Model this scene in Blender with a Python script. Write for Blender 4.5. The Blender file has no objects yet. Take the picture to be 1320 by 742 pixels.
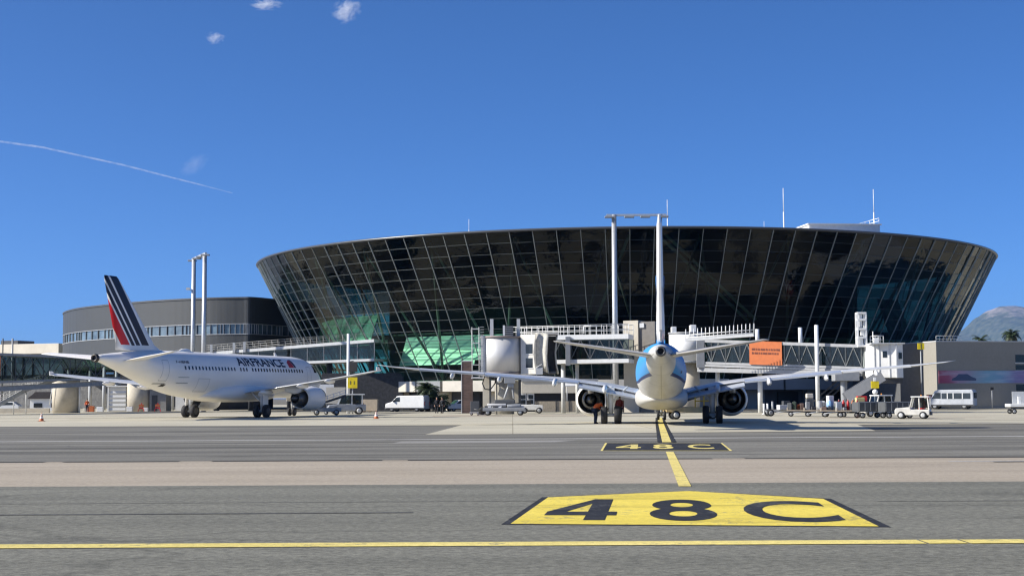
import bpy, bmesh, math, random
from mathutils import Vector, Matrix
random.seed(7)
SKY_AIR, SKY_DUST, SKY_OZONE, SKY_STRENGTH, EXPOSURE, HAZE = 0.5, 0.9, 10.0, .101, .62, .000026
R_ = math.radians
sc = bpy.context.scene
COL = sc.collection
FPX, PW, PH = 1906.0, 1320.0, 742.0
PITCH = math.atan(141.0 / FPX)
ROLL = 0.0053
EYE = 1.70
CAMROT = Matrix.Rotation(math.pi / 2 + PITCH, 3, 'X') @ Matrix.Rotation(-ROLL, 3, 'Z')

# ---------------------------------------------------------------- survey helpers (photo measurement -> metres)
def ray(px, py):
    return CAMROT @ Vector(((px - PW / 2) / FPX, -(py - PH / 2) / FPX, -1.0))
def pt(px, py, Y):
    d = ray(px, py); return Vector((0, 0, EYE)) + d * (Y / d.y)
def gp(px, py, z=0.0):
    d = ray(px, py); return Vector((0, 0, EYE)) + d * ((z - EYE) / d.z)
def zz(px, py, Y): return pt(px, py, Y).z
def xx(px, Y, py=480): return pt(px, py, Y).x

# ---------------------------------------------------------------- materials
MATS = {}
def new_mat(name):
    m = bpy.data.materials.new(name); m.use_nodes = True
    nt = m.node_tree; b = nt.nodes['Principled BSDF']
    return m, nt, b
def noise_nodes(nt, scale, stretch, detail=5, rough=.6, coord='Object'):
    tc = nt.nodes.new('ShaderNodeTexCoord'); mp = nt.nodes.new('ShaderNodeMapping')
    mp.inputs['Scale'].default_value = stretch
    nt.links.new(tc.outputs[coord], mp.inputs['Vector'])
    n = nt.nodes.new('ShaderNodeTexNoise'); n.inputs['Scale'].default_value = scale
    n.inputs['Detail'].default_value = detail; n.inputs['Roughness'].default_value = rough
    nt.links.new(mp.outputs[0], n.inputs['Vector'])
    return n.outputs['Fac']
def maprange(nt, src, a, b, c, d, clamp=True):
    n = nt.nodes.new('ShaderNodeMapRange'); n.clamp = clamp
    for i, v in zip((1, 2, 3, 4), (a, b, c, d)): n.inputs[i].default_value = v
    nt.links.new(src, n.inputs[0]); return n.outputs[0]
def mathn(nt, op, a, b=None, c=None):
    n = nt.nodes.new('ShaderNodeMath'); n.operation = op
    for i, v in enumerate((a, b, c)):
        if v is None: continue
        if isinstance(v, (int, float)): n.inputs[i].default_value = v
        else: nt.links.new(v, n.inputs[i])
    return n.outputs[0]
def mixc(nt, fac, a, b, mode='MIX'):
    n = nt.nodes.new('ShaderNodeMix'); n.data_type = 'RGBA'; n.blend_type = mode
    def s(i, v):
        if isinstance(v, (tuple, list)): n.inputs[i].default_value = (*v[:3], 1)
        elif isinstance(v, (int, float)): n.inputs[i].default_value = v
        else: nt.links.new(v, n.inputs[i])
    s(0, fac); s(6, a); s(7, b)
    return n.outputs[2]
def mat(name, col, rough=.55, metal=0., var=.14, scale=2.5, bump=0., stretch=(1, 1, 1), spec=.5, coat=0., fine=0.):
    if name in MATS: return MATS[name]
    m, nt, b = new_mat(name)
    f = noise_nodes(nt, scale, stretch)
    k = maprange(nt, f, .3, .7, 1 - var, 1 + var)
    if fine:
        f2 = noise_nodes(nt, scale * 14, stretch, 3)
        k = mathn(nt, 'MULTIPLY', k, maprange(nt, f2, .3, .7, 1 - fine, 1 + fine))
    mul = nt.nodes.new('ShaderNodeVectorMath'); mul.operation = 'SCALE'
    mul.inputs[0].default_value = col[:3]; nt.links.new(k, mul.inputs['Scale'])
    nt.links.new(mul.outputs[0], b.inputs['Base Color'])
    b.inputs['Roughness'].default_value = rough; b.inputs['Metallic'].default_value = metal
    b.inputs['Specular IOR Level'].default_value = spec
    if coat: b.inputs['Coat Weight'].default_value = coat; b.inputs['Coat Roughness'].default_value = .08
    if bump:
        bp = nt.nodes.new('ShaderNodeBump'); bp.inputs['Strength'].default_value = bump; bp.inputs['Distance'].default_value = .02
        f3 = noise_nodes(nt, scale * 10, stretch, 4); nt.links.new(f3, bp.inputs['Height']); nt.links.new(bp.outputs[0], b.inputs['Normal'])
    MATS[name] = m
    return m

white = mat('white_paint', (.78, .78, .76), .4, var=.06, coat=.2)
planewhite = mat('airliner_white', (.87, .84, .79), .36, var=.05, scale=.8, stretch=(.3, 1, 1), spec=.4)
cream = mat('cream_cladding', (.62, .57, .47), .7, var=.1, scale=.5, fine=.06)
beige = mat('beige_concrete', (.50, .45, .36), .8, var=.15, scale=.9, fine=.08)
grey = mat('grey_metal', (.32, .33, .34), .5, .2, var=.1)
lightgrey = mat('light_grey_paint', (.55, .56, .56), .45, var=.1)
darkgrey = mat('dark_grey_metal', (.06, .062, .065), .5, var=.2)
black = mat('black_rubber', (.014, .014, .015), .75, var=.3, scale=6)
blackpaint = mat('black_panel', (.012, .012, .013), .6)
steel = mat('galvanised_steel', (.62, .63, .63), .38, .55, var=.1, scale=4)
silver = mat('brushed_silver', (.66, .65, .63), .5, .25, var=.06, scale=1.5, stretch=(1, 1, .1))
darkwin = mat('dark_glazing', (.012, .015, .018), .06, var=.2, spec=.6)
winglass = mat('vehicle_glass', (.03, .04, .05), .05, var=.2, spec=.7)
yellow = mat('yellow_paint', (.72, .47, .03), .5, var=.1)
orange = mat('orange_vinyl', (.48, .125, .03), .55, var=.08)
hiviz = mat('hi_vis_orange_cloth', (.85, .16, .035), .8, var=.12, scale=9)
navy = mat('navy_blue', (.008, .011, .04), .6, var=.05, spec=.2)
red = mat('red_paint', (.50, .02, .02), .45, var=.08)
blue = mat('blue_paint', (.03, .16, .42), .45, var=.1)
skin = mat('skin_tone', (.42, .24, .16), .6, var=.06, scale=12)
hairm = mat('dark_hair', (.02, .014, .01), .7, var=.3, scale=30)
cloth_dark = mat('dark_uniform_cloth', (.012, .013, .018), .85, var=.2, scale=10)
cloth_blue = mat('navy_work_trousers', (.02, .028, .05), .85, var=.2, scale=10)
brownclad = mat('brown_cladding', (.13, .085, .07), .7, var=.35, scale=1.3, stretch=(1, 1, 4), fine=.15)
roofdark = mat('dark_roof', (.05, .042, .04), .8, var=.2)

def corrugated(name, col, freq=3.0, axis='Z', depth=.06, rough=.5, var=.08, metal=.1):
    """cladding with a ribbed profile"""
    m, nt, b = new_mat(name)
    tc = nt.nodes.new('ShaderNodeTexCoord'); sx = nt.nodes.new('ShaderNodeSeparateXYZ'); nt.links.new(tc.outputs['Object'], sx.inputs[0])
    w = mathn(nt, 'SINE', mathn(nt, 'MULTIPLY', sx.outputs[axis], freq * 6.283))
    bp = nt.nodes.new('ShaderNodeBump'); bp.inputs['Strength'].default_value = .8; bp.inputs['Distance'].default_value = depth
    nt.links.new(w, bp.inputs['Height']); nt.links.new(bp.outputs[0], b.inputs['Normal'])
    k = maprange(nt, noise_nodes(nt, .4, (1, 1, 1)), .3, .7, 1 - var, 1 + var)
    mul = nt.nodes.new('ShaderNodeVectorMath'); mul.operation = 'SCALE'; mul.inputs[0].default_value = col
    nt.links.new(k, mul.inputs['Scale']); nt.links.new(mul.outputs[0], b.inputs['Base Color'])
    b.inputs['Roughness'].default_value = rough; b.inputs['Metallic'].default_value = metal
    return m

def glass_mat(name, tint, ior=1.75, rough=.0, island=.0):
    """architectural glazing: clear tinted glass with a real reflection"""
    m = bpy.data.materials.new(name); m.use_nodes = True; nt = m.node_tree; nt.nodes.clear()
    out = nt.nodes.new('ShaderNodeOutputMaterial'); mx = nt.nodes.new('ShaderNodeMixShader')
    tr = nt.nodes.new('ShaderNodeBsdfTransparent'); gl = nt.nodes.new('ShaderNodeBsdfGlossy'); fr = nt.nodes.new('ShaderNodeFresnel')
    tr.inputs[0].default_value = (*tint, 1); gl.inputs['Roughness'].default_value = rough; 
    gb_ = nt.nodes.new('ShaderNodeNewGeometry'); nt.links.new(maprange(nt, gb_.outputs['Backfacing'], 0, 1, ior, 1 / ior), fr.inputs['IOR'])
    gl.inputs['Color'].default_value = (.92, .94, .93, 1)
    if island:
        gi = nt.nodes.new('ShaderNodeNewGeometry'); gv = nt.nodes.new('ShaderNodeVectorMath'); gv.operation = 'SCALE'; gv.inputs[0].default_value = (.9, .92, .9)
        nt.links.new(maprange(nt, gi.outputs['Random Per Island'], 0, 1, .75, 1), gv.inputs['Scale']); nt.links.new(gv.outputs[0], gl.inputs['Color'])
        ge = nt.nodes.new('ShaderNodeNewGeometry')
        k = maprange(nt, ge.outputs['Random Per Island'], 0, 1, 1 - island, 1.0)
        v = nt.nodes.new('ShaderNodeVectorMath'); v.operation = 'SCALE'; v.inputs[0].default_value = tint
        nt.links.new(k, v.inputs['Scale']); nt.links.new(v.outputs[0], tr.inputs[0])
    f = noise_nodes(nt, .45, (1, 1, 1), 3)
    bp = nt.nodes.new('ShaderNodeBump'); bp.inputs['Strength'].default_value = .6; bp.inputs['Distance'].default_value = .10 if island else .03
    nt.links.new(f, bp.inputs['Height']); nt.links.new(bp.outputs[0], gl.inputs['Normal'])
    nt.links.new(fr.outputs[0], mx.inputs[0]); nt.links.new(tr.outputs[0], mx.inputs[1]); nt.links.new(gl.outputs[0], mx.inputs[2])
    nt.links.new(mx.outputs[0], out.inputs[0])
    return m
bowlglass = glass_mat('dark_facade_glass', (.20, .31, .27), 1.41, .0, .55)
bowlglass2 = glass_mat('green_facade_glass', (.60, .92, .74), 1.36, .0, .10)
bridgeglass = glass_mat('bridge_side_glass', (.42, .47, .47), 1.5)

# ---------------------------------------------------------------- mesh builder
class MB:
    def __init__(s): s.v, s.f, s.mi, s.sm = [], [], [], []
    def add(s, vs, fs, m=0, smooth=False):
        o = len(s.v); s.v += [tuple(v) for v in vs]
        for f in fs: s.f.append(tuple(i + o for i in f)); s.mi.append(m); s.sm.append(smooth)
        return s
    def boxb(s, x0, x1, y0, y1, z0, z1, m=0):
        vs = [(x, y, z) for z in (z0, z1) for y in (y0, y1) for x in (x0, x1)]
        return s.add(vs, [(0, 2, 3, 1), (4, 5, 7, 6), (0, 1, 5, 4), (2, 6, 7, 3), (0, 4, 6, 2), (1, 3, 7, 5)], m)
    def box(s, c, d, rz=0, m=0, ry=0):
        M = Matrix.Rotation(rz, 3, 'Z') @ Matrix.Rotation(ry, 3, 'Y'); c = Vector(c)
        vs = [c + M @ Vector((x * d[0] / 2, y * d[1] / 2, z * d[2] / 2)) for z in (-1, 1) for y in (-1, 1) for x in (-1, 1)]
        return s.add(vs, [(0, 2, 3, 1), (4, 5, 7, 6), (0, 1, 5, 4), (2, 6, 7, 3), (0, 4, 6, 2), (1, 3, 7, 5)], m)
    def beam(s, a, b, w, h, m=0):
        """rectangular bar from a to b"""
        a, b = Vector(a), Vector(b); d = (b - a).normalized()
        side = d.cross(Vector((0, 0, 1)))
        side = side.normalized() if side.length > 1e-4 else Vector((1, 0, 0))
        up = side.cross(d).normalized()
        vs = [p + side * (i * w / 2) + up * (j * h / 2) for p in (a, b) for j in (-1, 1) for i in (-1, 1)]
        return s.add(vs, [(0, 1, 3, 2), (4, 6, 7, 5), (0, 4, 5, 1), (2, 3, 7, 6), (0, 2, 6, 4), (1, 5, 7, 3)], m)
    def loft(s, rings, m=0, smooth=True, caps=True, closed=True):
        n = len(rings[0]); vs = [v for r in rings for v in r]; fs = []
        for k in range(len(rings) - 1):
            for i in range(n if closed else n - 1):
                j = (i + 1) % n
                fs.append((k * n + i, k * n + j, (k + 1) * n + j, (k + 1) * n + i))
        s.add(vs, fs, m, smooth)
        if caps:
            o = len(s.v) - len(vs)
            s.f.append(tuple(o + i for i in reversed(range(n)))); s.mi.append(m); s.sm.append(False)
            s.f.append(tuple(o + (len(rings) - 1) * n + i for i in range(n))); s.mi.append(m); s.sm.append(False)
        return s
    def tube(s, a, b, r0, r1=None, n=10, m=0, caps=True):
        a, b = Vector(a), Vector(b); r1 = r0 if r1 is None else r1
        d = (b - a).normalized(); q = d.orthogonal().normalized(); w = d.cross(q)
        rings = [[p + (q * math.cos(t) + w * math.sin(t)) * r for t in [2 * math.pi * i / n for i in range(n)]] for p, r in ((a, r0), (b, r1))]
        return s.loft(rings, m, True, caps)
    def path(s, ps, r, n=7, m=0):
        for a, b in zip(ps, ps[1:]): s.tube(a, b, r, r, n, m)
        return s
    def lathe(s, prof, c=(0, 0, 0), axis='Z', n=32, m=0, smooth=True, caps=False):
        c = Vector(c); rings = []
        for h, r in prof:
            ring = []
            for i in range(n):
                t = 2 * math.pi * i / n; a, b = r * math.cos(t), r * math.sin(t)
                ring.append(c + (Vector((a, b, h)) if axis == 'Z' else Vector((h, a, b)) if axis == 'X' else Vector((b, h, a))))
            rings.append(ring)
        return s.loft(rings, m, smooth, caps)
    def prism(s, poly, z0, z1, m=0):
        n = len(poly); vs = [(x, y, z0) for x, y in poly] + [(x, y, z1) for x, y in poly]
        fs = [tuple(reversed(range(n))), tuple(range(n, 2 * n))] + [(i, (i + 1) % n, n + (i + 1) % n, n + i) for i in range(n)]
        return s.add(vs, fs, m)
    def side(s, poly, y0, y1, m=0, inset=0):
        """outline in the x-z plane, extruded across y"""
        n = len(poly); vs = [(x, y0, z) for x, z in poly] + [(x, y1, z) for x, z in poly]
        fs = [tuple(range(n)), tuple(reversed(range(n, 2 * n)))] + [(i, n + i, n + (i + 1) % n, (i + 1) % n) for i in range(n)]
        return s.add(vs, fs, m)
    def ball(s, c, r, n=10, m=0, sq=(1, 1, 1)):
        c = Vector(c); rings = []
        for k in range(1, n):
            p = math.pi * k / n
            rings.append([c + Vector((r * sq[0] * math.sin(p) * math.cos(2 * math.pi * i / (2 * n)), r * sq[1] * math.sin(p) * math.sin(2 * math.pi * i / (2 * n)), -r * sq[2] * math.cos(p))) for i in range(2 * n)])
        return s.loft(rings, m, True, True)
    def build(s, name, mats, parent=None, bevel=0., loc=None, rz=0., fix=True):
        me = bpy.data.meshes.new(name); me.from_pydata(s.v, [], s.f)
        for m in (mats if isinstance(mats, (list, tuple)) else [mats]): me.materials.append(m)
        me.polygons.foreach_set('material_index', s.mi); me.polygons.foreach_set('use_smooth', s.sm)
        if fix:
            bm = bmesh.new(); bm.from_mesh(me); bmesh.ops.recalc_face_normals(bm, faces=bm.faces); bm.to_mesh(me); bm.free()
        me.update()
        o = bpy.data.objects.new(name, me); COL.objects.link(o)
        if parent is not None: o.parent = parent
        if loc is not None: o.location = loc
        o.rotation_euler.z = rz
        if bevel:
            b = o.modifiers.new('Bevel', 'BEVEL'); b.width = bevel; b.segments = 2; b.limit_method = 'ANGLE'; b.angle_limit = .6
        return o

def tag(o, label=None, cat=None, group=None, kind=None):
    if label: o['label'] = label
    if cat: o['category'] = cat
    if group: o['group'] = group
    if kind: o['kind'] = kind
    return o
def thing(name, label, cat, loc=(0, 0, 0), rz=0., group=None):
    o = bpy.data.objects.new(name, None); COL.objects.link(o)
    o.empty_display_size = .3; o.location = loc; o.rotation_euler.z = rz
    return tag(o, label, cat, group)
def copy_tree(o, parent=None):
    c = o.copy(); COL.objects.link(c); c.parent = parent
    for ch in list(o.children): copy_tree(ch, c)
    return c
def copy_thing(o, loc, rz, label=None, sc_=None):
    c = copy_tree(o); c.location = loc; c.rotation_euler.z = rz
    if label: c['label'] = label
    if sc_: c.scale = sc_
    return c
def structure(o, label=None): return tag(o, label, None, None, 'structure')

def glyphs(txt, offset=0.0):
    """outline letters as flat triangles with x, y in letter heights"""
    cu = bpy.data.curves.new('lettering', 'FONT'); cu.body = txt; cu.size = 1.0; cu.offset = offset; cu.resolution_u = 6
    o = bpy.data.objects.new('lettering', cu); COL.objects.link(o)
    dg = bpy.context.evaluated_depsgraph_get(); dg.update()
    me = bpy.data.meshes.new_from_object(o.evaluated_get(dg))
    bm = bmesh.new(); bm.from_mesh(me)
    bpy.data.objects.remove(o); bpy.data.curves.remove(cu); bpy.data.meshes.remove(me)
    xs = [v.co.x for v in bm.verts]; ys = [v.co.y for v in bm.verts]
    a, b, c, d = min(xs), max(xs), min(ys), max(ys)
    for v in bm.verts: v.co = Vector(((v.co.x - a) / (b - a), (v.co.y - c) / (d - c), 0))
    return bm, (b - a) / (d - c)
def lettering(txt, name, m, parent, f, offset=0.02, slices=0, thick=0):
    """letters mapped by f(u, v) (u, v in 0..1 over the word) onto a surface"""
    bm, asp = glyphs(txt, offset)
    for k in range(1, slices):
        bmesh.ops.bisect_plane(bm, geom=bm.verts[:] + bm.edges[:] + bm.faces[:], plane_co=(0, k / slices, 0), plane_no=(0, 1, 0))
    for v in bm.verts: v.co = f(v.co.x, v.co.y)
    me = bpy.data.meshes.new(name); bm.to_mesh(me); bm.free(); me.materials.append(m)
    o = bpy.data.objects.new(name, me); COL.objects.link(o); o.parent = parent
    return o

def wheel(parent, x, y, r, w, rimcol=None, name='wheel'):
    t = MB(); prof = [(-w / 2, r * .62), (-w / 2, r * .9), (-w * .36, r), (w * .36, r), (w / 2, r * .9), (w / 2, r * .62)]
    t.lathe(prof, (0, 0, 0), 'Y', 24, 0, True, True)
    o = t.build(name, black, parent, loc=(x, y, r))
    k = MB(); k.lathe([(-w / 2 - .012, r * .3), (-w / 2 - .004, r * .6), (w / 2 + .004, r * .6), (w / 2 + .012, r * .3)], (0, 0, 0), 'Y', 18, 0, True, True)
    k.build('rim', rimcol or lightgrey, o)
    return o
# ================================================================ camera, sky, sun
cam = bpy.data.cameras.new('camera'); camo = bpy.data.objects.new('camera', cam); COL.objects.link(camo)
cam.sensor_width = 36.0; cam.lens = FPX / PW * 36.0; cam.clip_start = .2; cam.clip_end = 90000
camo.matrix_world = Matrix.Translation((0, 0, EYE)) @ CAMROT.to_4x4()
sc.camera = camo
SUN_EL, SUN_AZ = R_(31.5), R_(-100.0)          # azimuth clockwise from +Y; negative = to the left, a touch on the viewer's side
sdir = Vector((math.sin(SUN_AZ) * math.cos(SUN_EL), math.cos(SUN_AZ) * math.cos(SUN_EL), math.sin(SUN_EL)))
sl = bpy.data.lights.new('sun', 'SUN'); sl.energy = 5.0; sl.angle = R_(.53); sl.color = (1, .945, .85)
so = bpy.data.objects.new('sun', sl); COL.objects.link(so)
so.rotation_euler = (-sdir).to_track_quat('-Z', 'Y').to_euler()
wd = bpy.data.worlds.new('World'); sc.world = wd; wd.use_nodes = True
nt = wd.node_tree; bg = nt.nodes['Background']
sky = nt.nodes.new('ShaderNodeTexSky'); sky.sky_type = 'NISHITA'; sky.sun_disc = False
sky.sun_elevation = SUN_EL; sky.sun_rotation = SUN_AZ; sky.air_density = SKY_AIR; sky.dust_density = SKY_DUST; sky.ozone_density = SKY_OZONE; sky.altitude = 0
hs = nt.nodes.new('ShaderNodeHueSaturation'); hs.inputs['Saturation'].default_value = 1.04; hs.inputs['Value'].default_value = 1.03
nt.links.new(sky.outputs[0], hs.inputs['Color']); nt.links.new(hs.outputs[0], bg.inputs[0]); bg.inputs[1].default_value = SKY_STRENGTH
vs = sc.view_settings; vs.view_transform = 'Standard'; vs.look = 'None'; vs.exposure = EXPOSURE; vs.gamma = 1; vs.use_curve_mapping = False
sc.render.engine = 'CYCLES'; sc.cycles.use_denoising = True; sc.cycles.denoiser = 'OPENIMAGEDENOISE'
sc.cycles.volume_bounces = 4; sc.cycles.max_bounces = 8; sc.cycles.transparent_max_bounces = 16; sc.cycles.caustics_reflective = False; sc.cycles.caustics_refractive = False
sc.cycles.sample_clamp_indirect = 6.0; sc.cycles.filter_width = 1.3

# ================================================================ ground
def ground_mat(name, c0, c1, streak=.0, scale=.25, spots=.1, crack=0.0, joints=0.0, rough=.9, wear=0.0, stains=0.0):
    m, nt, b = new_mat(name)
    a = noise_nodes(nt, scale, (.35, 1, 1), 6, .65)
    col = mixc(nt, maprange(nt, a, .3, .72, 0, 1), c0, c1)
    g = noise_nodes(nt, 9.0, (1, 1, 1), 4, .7)
    k = maprange(nt, g, .36, .64, 1 - spots, 1 + spots)
    g2 = noise_nodes(nt, 60.0, (1, 1, 1), 2, .7)
    k = mathn(nt, 'MULTIPLY', k, maprange(nt, g2, .25, .75, 1 - spots * 1.4, 1 + spots * 1.4))
    if streak:
        s_ = noise_nodes(nt, 1.0, (.035, .6, 1), 5, .6)
        k = mathn(nt, 'MULTIPLY', k, maprange(nt, s_, .44, .64, 1.0, 1 - streak))
        s2 = noise_nodes(nt, 1.7, (.02, .33, 1), 3, .6)
        k = mathn(nt, 'MULTIPLY', k, maprange(nt, s2, .5, .7, 1.0, 1 + streak * .5))
    if joints:
        tc = nt.nodes.new('ShaderNodeTexCoord'); br = nt.nodes.new('ShaderNodeTexBrick')
        nt.links.new(tc.outputs['Object'], br.inputs['Vector']); br.offset = 0; br.inputs['Scale'].default_value = 1
        br.inputs['Brick Width'].default_value = joints; br.inputs['Row Height'].default_value = joints
        br.inputs['Mortar Size'].default_value = .035; br.inputs['Mortar Smooth'].default_value = .3
        br.inputs['Color1'].default_value = (1, 1, 1, 1); br.inputs['Color2'].default_value = (.9, .9, .89, 1); br.inputs['Mortar'].default_value = (.6, .58, .55, 1)
        col = mixc(nt, 1.0, col, br.outputs[0], 'MULTIPLY')
    if crack:
        v = nt.nodes.new('ShaderNodeTexVoronoi'); v.feature = 'DISTANCE_TO_EDGE'; v.inputs['Scale'].default_value = .16
        tc = nt.nodes.new('ShaderNodeTexCoord'); mp = nt.nodes.new('ShaderNodeMapping'); mp.inputs['Scale'].default_value = (.25, 1, 1)
        nn = nt.nodes.new('ShaderNodeTexNoise'); nn.inputs['Scale'].default_value = .5
        nt.links.new(tc.outputs['Object'], mp.inputs[0]); nt.links.new(tc.outputs['Object'], nn.inputs['Vector'])
        vm = nt.nodes.new('ShaderNodeVectorMath'); vm.operation = 'MULTIPLY_ADD'
        nt.links.new(nn.outputs['Color'], vm.inputs[0]); vm.inputs[1].default_value = (1.5, 1.5, 0); nt.links.new(mp.outputs[0], vm.inputs[2])
        nt.links.new(vm.outputs[0], v.inputs['Vector'])
        k = mathn(nt, 'MULTIPLY', k, maprange(nt, v.outputs[0], .0, .012, 1 - crack, 1.0))
    if stains:
        v1 = noise_nodes(nt, .55, (.5, 1, 1), 3, .5); k = mathn(nt, 'MULTIPLY', k, maprange(nt, v1, .60, .72, 1.0, 1 - stains))
        v2 = noise_nodes(nt, 2.2, (1, .8, 1), 2, .5); k = mathn(nt, 'MULTIPLY', k, maprange(nt, v2, .69, .74, 1.0, 1 - stains * .9))
        v3 = noise_nodes(nt, .9, (.03, 2.2, 1), 4, .65); k = mathn(nt, 'MULTIPLY', k, maprange(nt, v3, .58, .66, 1.0, 1 - stains * .6))
    if wear:
        w1 = noise_nodes(nt, 7.0, (1, .6, 1), 6, .75); w2 = noise_nodes(nt, .6, (1, 1, 1), 2)
        wf = maprange(nt, mathn(nt, 'ADD', w1, mathn(nt, 'MULTIPLY', mathn(nt, 'SUBTRACT', w2, .5), .6)), .56, .68, 0, wear)
        col = mixc(nt, wf, col, (.15, .15, .135))
    mul = nt.nodes.new('ShaderNodeVectorMath'); mul.operation = 'SCALE'
    nt.links.new(col, mul.inputs[0]); nt.links.new(k, mul.inputs['Scale']); nt.links.new(mul.outputs[0], b.inputs['Base Color'])
    b.inputs['Roughness'].default_value = rough; b.inputs['Specular IOR Level'].default_value = .3
    bp = nt.nodes.new('ShaderNodeBump'); bp.inputs['Strength'].default_value = .35; bp.inputs['Distance'].default_value = .008
    nt.links.new(g2, bp.inputs['Height']); nt.links.new(bp.outputs[0], b.inputs['Normal'])
    return m
def sheet(name, poly, z, m, label=None, parent=None):
    b = MB(); b.add([(p[0], p[1], z) for p in poly], [tuple(range(len(poly)))])
    o = b.build(name, m, parent, fix=False)
    if o.data.polygons[0].normal.z < 0: o.data.flip_normals()
    return structure(o, label) if parent is None else o
def rect(x0, x1, y0, y1): return [(x0, y0), (x1, y0), (x1, y1), (x0, y1)]
m_ground = ground_mat('dry_ground', (.13, .12, .09), (.19, .17, .13), scale=.02)
m_asph = ground_mat('taxiway_asphalt', (.152, .149, .120), (.189, .185, .150), streak=.14, scale=.14, spots=.30, crack=.25, stains=.16)
m_asph2 = ground_mat('weathered_asphalt', (.158, .151, .127), (.215, .205, .173), streak=.58, scale=.3, spots=.18, crack=.2, stains=.25)
m_shoulder = ground_mat('pinkish_concrete', (.345, .295, .225), (.395, .34, .265), scale=.25, spots=.14, streak=.12, stains=.12)
m_apron = ground_mat('apron_concrete', (.45, .415, .32), (.55, .51, .395), scale=.12, spots=.12, streak=.2, joints=7.5, stains=.16)
m_white_line = ground_mat('worn_white_line', (.34, .33, .31), (.5, .49, .46), scale=1.5, spots=.2)
m_yline = ground_mat('yellow_line_paint', (.70, .57, .16), (.78, .65, .22), scale=.9, spots=.16, streak=.15, rough=.7, wear=.7, stains=.1)
m_ysign = ground_mat('yellow_marking_paint', (.70, .55, .07), (.80, .64, .11), scale=.7, spots=.10, streak=.14, crack=.25, rough=.7, wear=.6, stains=.28)
m_bline = ground_mat('black_marking_paint', (.014, .014, .015), (.032, .032, .033), scale=1.2, spots=.3, rough=.75, wear=.35)
m_dark_strip = ground_mat('dark_joint_and_shadow', (.012, .011, .010), (.03, .027, .024), scale=1.5)
m_redline = ground_mat('faded_red_paint', (.30, .13, .10), (.36, .24, .2), scale=.5, spots=.2, streak=.3)
m_patch = ground_mat('pale_patched_concrete', (.25, .24, .22), (.31, .3, .275), scale=.3, spots=.12, streak=.15)

sheet('ground', rect(-30000, 30000, -400, 30000), -.06, m_ground)
sheet('taxiway', rect(-420, 420, -60, 29.6), -.012, m_asph)
sheet('concrete_shoulder', rect(-420, 420, 29.6, 40.8), -.012, m_shoulder)
sheet('apron_lane', rect(-420, 420, 41.25, 96), -.012, m_asph2)
sheet('apron', [(-420, 98), (-35, 96.0), (-3.2, 93.2), (-4.1, 69.3), (17.6, 72.0), (20.4, 88.0), (60, 86.5), (420, 80), (420, 420), (-420, 420)], -.004, m_apron)
m_road = ground_mat('dark_reflect_asphalt', (.030, .030, .031), (.075, .074, .070), scale=.3, spots=.2, stains=.3)
sheet('reflect_ring', [(17.9 + r * math.sin(a), 243.3 - r * math.cos(a)) for r, aa in ((51.2, range(-70, 71, 4)), (68.0, range(70, -71, -4))) for a in [R_(k) for k in aa]], .004, m_road)  # dark ring added so the leaning glass reflects darker ground
def arc_line(r, w, d0, d1, m):
    aa = [R_(d0 + (d1 - d0) * k / 8) for k in range(9)]
    sheet('reflect_streak', [(17.9 + (r - w / 2) * math.sin(a), 243.3 - (r - w / 2) * math.cos(a)) for a in aa] + [(17.9 + (r + w / 2) * math.sin(a), 243.3 - (r + w / 2) * math.cos(a)) for a in reversed(aa)], .008, m_white_line)
for d in range(-68, 66, 5): arc_line(59.6, .18, d, d + 2.4, m_white_line)  # white strokes added to streak the glass reflection
arc_line(67.4, .22, -68, 0, m_white_line); arc_line(67.4, .22, 0, 68, m_white_line)
for d in range(-52, 60, 13):
    for q_ in range(6): arc_line(53.2 + q_ * .0 + 2.2, 4.0, d + q_ * 1.1, d + q_ * 1.1 + .18, m_white_line)
rq = random.Random(21)
d_ = -64.0
while d_ < 62:
    w_ = rq.uniform(3, 8); r0_ = rq.uniform(70.5, 74); r1_ = r0_ + rq.uniform(5, 17); aa = [R_(d_ + w_ * k / 4) for k in range(5)]
    sheet('reflect_patch', [(17.9 + r0_ * math.sin(a), 243.3 - r0_ * math.cos(a)) for a in aa] + [(17.9 + r1_ * math.sin(a), 243.3 - r1_ * math.cos(a)) for a in reversed(aa)], .002, m_road if rq.random() < .6 else m_asph2)  # dark patches added to break up the glass reflection
    d_ += w_ + rq.uniform(1.0, 4.5)
# joints, drains, seams and a painted shadow line
def strip(name, x0, x1, y, w, z, m, label=None, yb=None):
    yb = y if yb is None else yb
    return sheet(name, [(x0, y - w / 2), (x1, yb - w / 2), (x1, yb + w / 2), (x0, y + w / 2)], z, m, label)
sheet('expansion_joint', rect(-420, 420, 40.8, 41.25), -.016, m_dark_strip)
for a, b in ((-9.2, -8.3), (-3.6, -2.9), (-12.9, -12.4), (5.5, 6.4)): strip('joint_filler', a, b, 41.02, .4, -.010, m_shoulder)
strip('drain_and_shadow_strip', 20.4, 200, 86.9, .55, .002, m_dark_strip, yb=80.5)
strip('drain_and_shadow_strip', -40, 24, 134.0, .7, .002, m_dark_strip, yb=131.5)  # shadow line across the apron, painted as a dark strip
strip('drain_and_shadow_strip', 30, 70, 101, .3, .002, m_dark_strip, yb=99)
strip('edge_line', -300, 300, 61.6, .85, .0, m_white_line, yb=60.8)
m_seam = ground_mat('sealed_asphalt_seam', (.06, .06, .058), (.11, .11, .105), scale=1.5, spots=.2)
strip('asphalt_seam', -40, -1.5, 22.0, .13, -.006, m_seam, yb=22.35)
strip('asphalt_seam', -20, 2.5, 24.6, .05, -.006, m_seam, yb=24.7)
strip('asphalt_seam', 5.9, 12, 24.2, .06, -.006, m_seam, yb=24.1)
for a, b, c, w in ((11.3, 13.6, 38.6, .7), ): strip('worn_white_line', a, b + 8, c, w * .45, -.006, m_white_line)
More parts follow.
